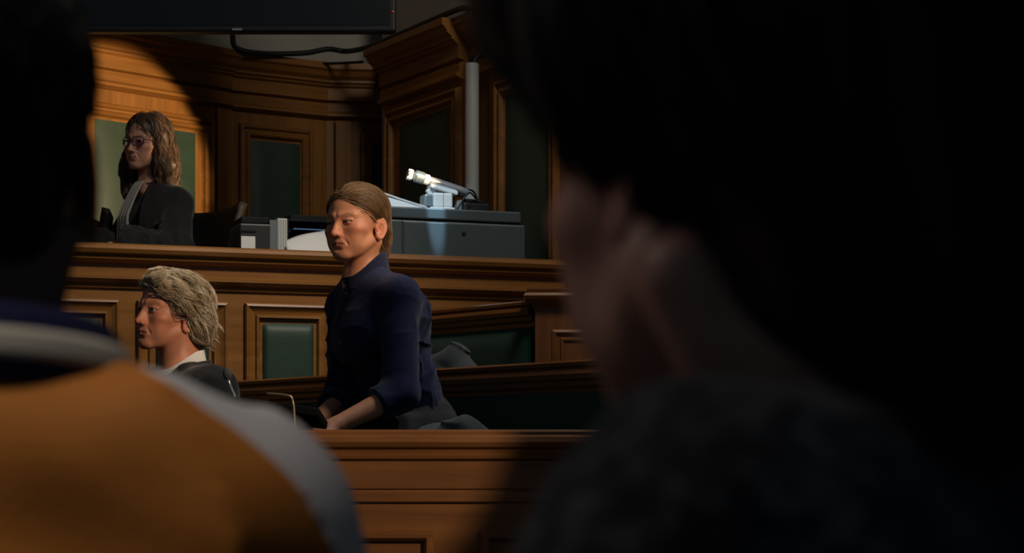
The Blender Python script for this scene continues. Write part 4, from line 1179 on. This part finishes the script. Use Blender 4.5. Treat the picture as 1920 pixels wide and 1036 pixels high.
# ------------------------------------------------------------------ things on and around the bench
def chair(loc, rz, label, zt):
    e = empty('office_chair', loc, rz); tag(e, label, 'chair', 'black chairs behind the bench')
    def bk(u, v):      # flared, wrapped backrest
        a = (u - .5) * 2
        w = .095 + .120 * v ** 1.3
        z = .46 + (zt - .46) * v + .030 * v * abs(a) ** 2.5 
        return (a * w, .26 - .045 * a * a * (1 - .2 * v) + .05 * v, z)
    MB().grid(bk, 24, 18).build('backrest', BLACKM, e, smooth=True, solid=.035, bevel=0)
    def st(u, v):
        a, b = (u - .5) * 2, (v - .5) * 2
        return (a * .24, b * .24, .47 + .02 * (1 - a * a) * (1 - b * b))
    MB().grid(st, 10, 10).build('seat', BLACKM, e, smooth=True, solid=.06)
    MB().lathe([(.03, .08), (.03, .30), (.045, .31), (.06, .44)], 16).build('column', BLACK, e)
    for k in range(5):
        w = 2 * math.pi * k / 5
        MB().tube([(0, 0, .11), (.14 * math.cos(w), .14 * math.sin(w), .09), (.27 * math.cos(w), .27 * math.sin(w), .065)], [.03, .024, .018], 8).build('leg', BLACK, e)
        MB().lathe([(.012, .0), (.028, .012), (.028, .042), (.012, .055)], 12, Matrix.Translation((.27 * math.cos(w), .27 * math.sin(w), 0))).build('caster', BLACK, e)
    for s in (-1, 1):
        MB().tube([(s * .24, .10, .45), (s * .29, .08, .55), (s * .29, -.04, .66), (s * .29, -.16, .67)], .016, 8).build('armrest', BLACK, e)
    return e
chair((JU.location.x + .02, JU.location.y - .0, 1.1), R(-30), 'black flared chair back beside the robed woman\'s shoulder', .945)
c = at(135, 420, 8.62); chair((c.x - .16, c.y + .0, 1.1), R(-72), 'black chair at the left end behind the bench, half hidden', .90)

RB = bench.matrix_basis.copy()
ANG = bench.rotation_euler.z
def on_desk(px, off):
    """plan point on the desk, off metres behind the bench face, in image column px"""
    nx, ny = -math.sin(ANG), math.cos(ANG)
    ox, oy = A0.x + nx * off, A0.y + ny * off
    s_ = along((ox, oy), (ox + dirb.x * 9, oy + dirb.y * 9), px)
    return Vector((ox + dirb.x * s_, oy + dirb.y * s_, 1.73))
def desk_obj(name, px, off, label, cat, rz=0, z=1.73, group=None):
    p = on_desk(px, off); p.z = z
    e = empty(name, p, ANG + R(rz)); tag(e, label, cat, group); return e
# black printer with a white label at the left
e = desk_obj('printer', 472, .30, 'low black office printer with a white label on the bench desk', 'printer', -4)
MB().box(-.068, .062, -.10, .12, 0, .180).build('body', BLACK, e, bevel=.008)
MB().box(-.058, .056, -.085, .11, .180, .208).build('lid', BLACKM, e, bevel=.005)
MB().box(-.060, -.004, -.103, -.0995, .020, .128).build('label', PAPER, e)
MB().box(-.065, .0, -.104, -.099, .145, .152).build('paper_slot', BLACKM, e)
# binders standing beside it
def binder(px, off, w, h, mat, label, rz=0):
    e = desk_obj('binder', px, off, label, 'binder', rz)
    m = MB(); d = .20
    m.box(-w / 2, -w / 2 + .003, 0, d, 0, h); m.box(w / 2 - .003, w / 2, 0, d, 0, h); m.box(-w / 2, w / 2, -.003, .0, 0, h)
    m.build('cover', mat, e, bevel=.001)
    MB().box(-w / 2 + .004, w / 2 - .004, .006, d - .012, .006, h - .010).build('pages', PAPER, e)
    return e
GB = m_plain('blue_grey_card', (.10, .135, .15, 1), .6)
b = binder(512, .20, .030, .196, GB, 'dark blue-grey binder standing left of the pale binder')
b = binder(529, .20, .040, .204, m_plain('pale_card', (.50, .53, .52, 1), .6), 'pale grey ribbed binder standing upright on the desk')
m = MB()
for k in range(4): m.tube([(-.014 + .0095 * k, -.004, .006), (-.014 + .0095 * k, -.004, .198)], .0028, 6)
m.build('spine_ribs', m_plain('pale_card_ribs', (.42, .45, .45, 1), .6), b)
# files lying behind with a blue folder
e = desk_obj('document_tray', 590, .38, 'low black document tray of dark files behind the propped paper', 'tray')
MB().box(-.14, .14, -.08, .16, 0, .012).box(-.14, -.13, -.08, .16, 0, .215).box(.13, .14, -.08, .16, 0, .215).box(-.14, .14, .15, .16, 0, .215).box(-.14, .14, -.08, .16, .160, .168).box(-.14, .14, -.08, .16, .207, .215).build('tray', BLACKM, e, bevel=.002)
MB().box(-.10, .11, -.05, .14, .0125, .150).build('paper_stack', BLACKM, e, bevel=.002)
MB().box(-.11, .08, -.03, .12, .2155, .240).build('dark_file', BLACKM, e, bevel=.003)
p = on_desk(590, .33); 
f_ = MB().box(-.105, .12, -.10, .10, 0, .006).build('folder', m_plain('blue_card', (.05, .16, .42, 1), .45), bevel=.002)
f_.location = (p.x, p.y, 1.814); f_.rotation_euler = (0, 0, ANG); f_.location = (on_desk(585, .36).x, on_desk(585, .36).y, 1.8985)
tag(f_, 'bright blue folder lying in the black document tray', 'folder')
# propped sheet of white paper
def sheet(u, v):
    return (-.040 + .205 * u, .085 * v - .030 * math.sin(v * math.pi) + .02 * u * v, .004 + (.118 + .075 * u ** .8) * v * (1 - .10 * v) + .004 * math.sin(u * 5))
e = MB().grid(sheet, 20, 14).build('paper_sheet', PAPER, smooth=True, solid=.0016)
q = on_desk(560, .14); e.location = (q.x, q.y, 1.7310); e.rotation_euler = (0, 0, ANG)
tag(e, 'large curled white paper sheet propped up behind the blue-shirted woman\'s face', 'paper')
def sheet2(u, v):
    return (.21 * (u - .5), .28 * (v - .5), .003 + .030 * (1 - (2 * u - 1) ** 2) * v + .004)
e = MB().grid(sheet2, 16, 10).build('paper_sheet', PAPER, smooth=True, solid=.0016)
q = on_desk(158, .26); e.location = (q.x, q.y, 1.7300); e.rotation_euler = (0, 0, ANG + R(12))
tag(e, 'white paper sheet bowed on the desk at the far left', 'paper')

# grey copier standing behind the bench
nx, ny = -math.sin(ANG), math.cos(ANG)
def behind(px, off, z): 
    v = on_desk(px, off); v.z = z; return v
cp0 = behind(726, .10, 1.1); cp1 = behind(985, .10, 1.1)
LC = (cp1 - cp0).length
e = empty('copier', cp0, ANG); tag(e, 'wide grey metal office copier standing behind the bench', 'copier')
HT = .890
MB().box(0, LC, 0, .30, .03, HT - .052).build('cabinet', GREYM, e, bevel=.006)
MB().box(-.004, LC * .965, -.006, .30, HT - .046, HT).build('top_deck', GREYM, e, bevel=.006)
MB().box(.006, LC - .006, .004, .29, HT - .053, HT - .045).build('gap_strip', BLACKM, e)
MB().box(.062, .0645, -.002, .01, .05, HT - .056).build('door_seam', BLACKM, e)
MB().box(.070, LC - .02, -.004, .002, .30, HT - .058).build('front_door', GREYM, e, bevel=.003)
MB().lathe([(.0005, .006), (.007, .006), (.009, .003), (.009, 0)], 16, Matrix.Translation((.325, -.004, HT - .098)) @ Matrix.Rotation(R(90), 4, 'X')).build('lock', BLACK, e)
for x in (.05, LC - .05):
    MB().lathe([(.02, 0), (.025, .01), (.025, .03)], 12, Matrix.Translation((x, .06, 0))).build('foot', BLACK, e)
ZC_ = 1.1 + HT
def on_cop(x, y): return Vector((cp0.x + dirb.x * x + nx * y, cp0.y + dirb.y * x + ny * y, ZC_ + .0005))
# white paper roll / large curved sheets lying left on the copier
e = empty('paper_stack', on_cop(.005, .055), ANG); tag(e, 'brightly lit white paper stack curling on the left of the copier', 'paper')
for k in range(4):
    def sh(u, v, k=k):
        x = -.04 + .232 * u; y = .17 * v
        return (x - .002 * k, y + .004 * k, .004 + .0035 * k + (.098 * (1 - u) ** 1.1) * (.62 + .38 * v))
    MB().grid(sh, 22, 10).build('sheet', PAPER, e, smooth=True, solid=.0012)
m = MB(); m.add([(-.005, .002, 0), (.190, .002, 0), (.190, .172, 0), (-.005, .172, 0), (-.005, .002, .048), (.190, .002, .003), (.190, .172, .003), (-.005, .172, .075)], [(0, 1, 2, 3), (4, 5, 6, 7), (0, 1, 5, 4), (1, 2, 6, 5), (2, 3, 7, 6), (3, 0, 4, 7)])
m.build('ream', PAPER, e)
# document camera folded down on its stand
e = empty('document_camera', on_cop(.245, .10), ANG); tag(e, 'folded silver document camera with white base on the copier', 'camera')
MB().box(-.045, .060, -.055, .075, 0, .012).build('base_plate', WHITE, e, bevel=.004)
MB().box(-.028, .056, -.040, .050, .012, .072).build('base', WHITE, e, bevel=.008)
MB().box(.0135, .0150, -.0415, -.039, .014, .070).build('base_seam', GREYM, e)
MB().box(-.062, -.028, -.034, .040, .016, .066).build('control_box', m_plain('blue_grey_steel', (.20, .26, .29, 1), .35, metal=.4), e, bevel=.008)  # darker blue-grey steel than the silver arm
MB().box(-.020, .100, -.030, .030, -.010, .006).build('cradle', WHITE, e, bevel=.004).matrix_local = Matrix.Translation((-.015, .0, .098)) @ Matrix.Rotation(R(13), 4, 'Y')
MB().box(-.022, .014, -.010, .010, -.004, .028).build('hinge', WHITE, e, bevel=.004).matrix_local = Matrix.Translation((-.016, .0, .070)) @ Matrix.Rotation(R(-30), 4, 'Y')
armM = Matrix.Translation((-.098, -.004, .140)) @ Matrix.Rotation(R(104), 4, 'Y')
MB().lathe([(.010, .06), (.0165, .062), (.0175, .075), (.0175, .17), (.0165, .21), (.013, .235), (.010, .24)], 20, armM).build('arm', SILVER, e, smooth=False, bevel=.001)
MB().lathe([(.018, .040), (.021, .042), (.021, .062), (.018, .064)], 20, armM).build('arm_collar', WHITE, e)
MB().lathe([(.012, -.006), (.022, .0), (.025, .006), (.025, .038), (.020, .044)], 20, armM).build('lens_head', m_plain('steel_blue', (.10, .14, .17, 1), .3, metal=.5), e, bevel=.001)
MB().box(-.020, .020, -.018, .018, -.030, -.008).build('lens_hood', WHITE, e, bevel=.004).matrix_local = armM @ Matrix.Rotation(R(10), 4, 'X')
MB().lathe([(.008, -.034), (.017, -.032), (.017, -.026)], 20, armM).build('lens', BLACK, e)
MB().box(.075, .215, -.012, .012, -.004, .006).build('arm_rail', BLACKM, e, bevel=.002).matrix_local = Matrix.Translation((-.098, -.004, .118)) @ Matrix.Rotation(R(14), 4, 'Y')
# tangle of cables and black box at the right on the copier
e = empty('adapter_box', on_cop(.40, .13), ANG + R(8)); tag(e, 'small black adapter box lying in cables at the right of the copier', 'adapter')
MB().box(-.05, .075, -.04, .05, 0, .042).build('case', BLACK, e, bevel=.008)
MB().box(-.03, .05, -.03, .04, .042, .058).build('upper_case', BLACKM, e, bevel=.006)
MB().box(-.075, -.052, -.030, .0, .0, .050).build('plug', m_plain('grey_plug', (.20, .21, .21, 1), .5), e, bevel=.004)
def tubeobj(name, pts, r, mat, label, cat):
    Q = []
    P = [Vector(p) for p in pts]
    for i in range(len(P) - 1):
        a, b, c_, d = P[max(i - 1, 0)], P[i], P[i + 1], P[min(i + 2, len(P) - 1)]
        for k in range(8):
            t = k / 8
            Q.append(.5 * ((2 * b) + (c_ - a) * t + (2 * a - 5 * b + 4 * c_ - d) * t * t + (3 * b - a - 3 * c_ + d) * t ** 3))
    Q.append(P[-1])
    return tag(MB().tube(Q, r, 8).build(name, mat, smooth=True), label, cat)
cz = lambda x, y, z: on_cop(x, y) + Vector((0, 0, z))
tubeobj('cable', [cz(.325, .08, .078), cz(.345, .09, .085), cz(.375, .10, .094), cz(.405, .11, .092), cz(.425, .12, .070), cz(.44, .13, .04), cz(.47, .14, .010), cz(.50, .15, .006)], .0045, CAB, 'black cable arching right from the silver document camera', 'cable')
tubeobj('cable', [cz(.315, .05, .006), cz(.330, .045, .030), cz(.352, .05, .062), cz(.38, .07, .078), cz(.41, .09, .060), cz(.425, .09, .045)], .0035, CAB, 'thin dark cable looping over the small adapter box', 'cable')

# ------------------------------------------------------------------ by the pews and the dock
GCOAT = m_plain('grey_blue_wool', (.080, .095, .108, 1), .9, spec=.1, bump=.3, bscale=300, vary=.2, vscale=10, sheen=.2)
def drape(name, loc, rz, fn, ax, label):
    V, Q = surf(fn, *ax)
    o = link(name, np_mesh(name, V, Q), GCOAT); o.location = loc; o.rotation_euler = (0, 0, rz)
    return tag(o, label, 'coat')
# bundle behind the front pew, on the rear pew's seat
c = at(853, 690, 7.0)
def c1(P):
    d = smin(cap(P, (-.11, 0, .05), (.0, .0, .118), .050, .048), cap(P, (0, 0, .118), (.085, -.01, .035), .046, .045), .03)
    d = smin(d, ell(P, (-.02, 0, .02), (.16, .10, .05)), .04)
    d = d + folds(P, (1, .1, -.5), 22, .012, 3.0, 2.5) + .008
    return smax(d, -P[:, 2], .004)
drape('coat', (c.x + .0, c.y + .02, 1.221), R(-20), c1, (axis(-.22, .22, .005), axis(-.16, .16, .005), axis(-.02, .20, .005)), 'grey-blue coat heaped behind the front pew rail beside the woman\'s back')
c = at(858, 800, 5.95)
def c2(P):
    d = smin(cap(P, (-.14, .03, .045), (.02, .0, .085), .050, .050), cap(P, (.02, .0, .085), (.12, -.02, .025), .048, .035), .03)
    d = smin(d, ell(P, (0, 0, .01), (.19, .11, .06)), .04)
    d = d + folds(P, (1, .05, -.3), 20, .014, 6.0, 2.5)
    return smax(d, -P[:, 2], .004)
drape('coat', (c.x, c.y, .971), R(-12), c2, (axis(-.24, .24, .005), axis(-.18, .18, .005), axis(-.02, .16, .005)), 'grey coat crumpled on the pew seat just above the dock rail')
# microphone and lectern in front of the fair-haired man
e = empty('lectern', (at(486, 760, 5.42).x, 5.44, 0)); tag(e, 'black sloping lectern top to the right of the fair-haired man', 'lectern')
MB().box(-.11, .13, -.08, .16, 0, 1.07).build('stand', BLACKM, e, bevel=.006)
m = MB(); m.box(-.15, .165, -.11, .19, -.012, .012)
o = m.build('sloping_top', m_plain('lectern_black', lin(10, 10, 12), .8, spec=.1), e, bevel=.005); o.matrix_local = Matrix.Translation((.0, .03, 1.120)) @ Matrix.Rotation(R(7.5), 4, 'Y') @ Matrix.Rotation(R(-6), 4, 'X')
MB().box(-.12, .12, -.06, .14, 1.06, 1.105).build('neck_block', BLACKM, e)
a_ = at(424, 712, 5.46); 
MC = empty('microphone', (a_.x + .02, 5.48, 1.127)); tag(MC, 'slim gooseneck microphone with dark foam head on the black lectern', 'microphone')
MB().lathe([(.020, 0), (.020, .008), (.010, .012)], 16).build('base', BLACK, MC)
MB().tube([(0, 0, .01), (.0, 0, .03), (-.012, -.005, .058), (-.016, -.012, .076)], .004, 8).build('gooseneck', SILVER, MC, smooth=True)
MB().lathe([(.004, -.016), (.010, -.013), (.013, 0), (.011, .012), (.004, .017)], 14, Matrix.Translation((-.017, -.014, .088)) @ Matrix.Rotation(R(15), 4, 'X')).build('foam_head', m_plain('grey_foam', (.07, .065, .06, 1), .95), MC, smooth=True)
p0_ = at(500, 737, 5.33); p1_ = at(540, 741, 5.31); p2_ = at(549, 752, 5.31); p3_ = at(552, 782, 5.31); p4_ = at(553, 830, 5.31)
tubeobj('metal_rod', [p0_, p1_, p2_, p3_, p4_, Vector((p4_.x, p4_.y, .9)), Vector((p4_.x, p4_.y, 0.0))], .0032, m_plain('brass_wire', (.45, .36, .20, 1), .35, metal=.8), 'thin bent metal rod beside the black lectern', 'rod')

# the seat under the fair-haired man
st_ = empty('wooden_stool', (MA.location.x, MA.location.y, 0), MA.rotation_euler.z); tag(st_, 'plain wooden stool under the fair-haired man in black', 'stool')
MB().box(-.19, .19, -.17, .19, .60, .645).build('seat', PEW_X, st_, bevel=.012)
for sx in (-1, 1):
    for sy in (-1, 1):
        MB().tube([(sx * .15, .01 + sy * .14, .61), (sx * .18, .01 + sy * .17, 0)], [.020, .015], 10).build('leg', PEW_Z, st_)
# ------------------------------------------------------------------ camera and light
cam = bpy.data.cameras.new('camera'); co = bpy.data.objects.new('camera', cam); COL.objects.link(co); scene.camera = co
co.location = (0, 0, ZC); co.rotation_euler = (R(90), 0, 0)
cam.sensor_width = 36.0; cam.lens = 36.0 * F_PX / 1920.0
cam.shift_y = (HOR - 518.0) / 1920.0
cam.clip_start = .05; cam.clip_end = 60
cam.dof.use_dof = True; cam.dof.focus_distance = 6.5; cam.dof.aperture_fstop = 6.8; cam.dof.aperture_blades = 0

def spot(name, loc, target, energy, deg, col, blend=.15, size=.05):
    l = bpy.data.lights.new(name, 'SPOT'); l.energy = energy; l.spot_size = R(deg); l.spot_blend = blend; l.color = col; l.shadow_soft_size = size
    o = bpy.data.objects.new(name, l); COL.objects.link(o); o.location = loc
    d = Vector(loc) - Vector(target); o.rotation_euler = d.to_track_quat('Z', 'Y').to_euler(); return o
def area(name, loc, target, energy, sx, sy, col):
    l = bpy.data.lights.new(name, 'AREA'); l.shape = 'RECTANGLE'; l.size = sx; l.size_y = sy; l.energy = energy; l.color = col
    o = bpy.data.objects.new(name, l); COL.objects.link(o); o.location = loc
    d = Vector(loc) - Vector(target); o.rotation_euler = d.to_track_quat('Z', 'Y').to_euler(); return o
WARM = (1.0, .80, .58); COOL = (.62, .84, 1.0)
wh = at(668, 418, 6.15); mh = at(318, 590, 5.9)
spot('sunbeam', wh + Vector((.66, -.68, .40)) * 5.2, wh, 800, 5.2, (1.0, .70, .46), .35, .05)
spot('sunbeam', mh + Vector((.66, -.68, .40)) * 5.2, mh, 620, 5.8, (1.0, .72, .50), .35, .05)
spot('rim_beam', (.95, 6.5, 3.2), (-.30, 6.25, 1.30), 34, 22, (.75, .88, 1.0), .5, .05)
dk = at(540, 860, 5.2)
spot('dock_beam', dk + Vector((.60, -.70, .42)) * 4.5, dk, 420, 12, (1.0, .84, .66), .12, .05)
spot('wall_beam', (.38, 7.6, 2.30), at(228, 325, 9.2), 400, 25, (1.0, .70, .38), .12, .03)
spot('copier_beam', (-.75, 6.2, 4.2), at(775, 368, 8.45), 330, 12.5, COOL, .5, .03)  # extra cool spot added for the copier top alone
gp = at(818, 400, 8.20)
spot('copier_glint', (gp.x + .05, gp.y - .62, 4.45), (gp.x - .004, gp.y + .005, gp.z - .10), 1800, 2.0, COOL, .6, .01)  # narrow added spot that lays the bright streak down the copier front
area('court_fill', (.9, 5.7, 4.4), (-.8, 7.9, 1.5), 42, 1.0, .6, (1.0, .88, .74))  # added fill from above the court, no lamp is seen there
spot('jacket_fill', (-1.0, .60, 3.4), (-.38, 1.18, 1.0), 165, 17, (1.0, .88, .76), .5, .25)  # unseen spot added to brighten the orange jacket
spot('bench_spot', (.8, 5.6, 4.35), at(400, 560, 7.8), 240, 30, (1.0, .86, .70), 1.0, .12)  # unseen spot added to brighten the left and middle of the bench
area('cheek_fill', (-1.3, 1.4, 2.25), (.06, .9, 1.1), 3.0, .5, .5, (1.0, .82, .68))  # unseen soft fill added for the dark-haired person's skin
w = bpy.data.worlds.new('world'); scene.world = w; w.use_nodes = True
bg = w.node_tree.nodes['Background']; bg.inputs[0].default_value = (.55, .75, 1.0, 1); bg.inputs[1].default_value = .058
scene.view_settings.view_transform = 'Standard'; scene.view_settings.look = 'None'; scene.view_settings.exposure = 0; scene.view_settings.gamma = 1
scene.view_settings.use_curve_mapping = False
scene.cycles.max_bounces = 8
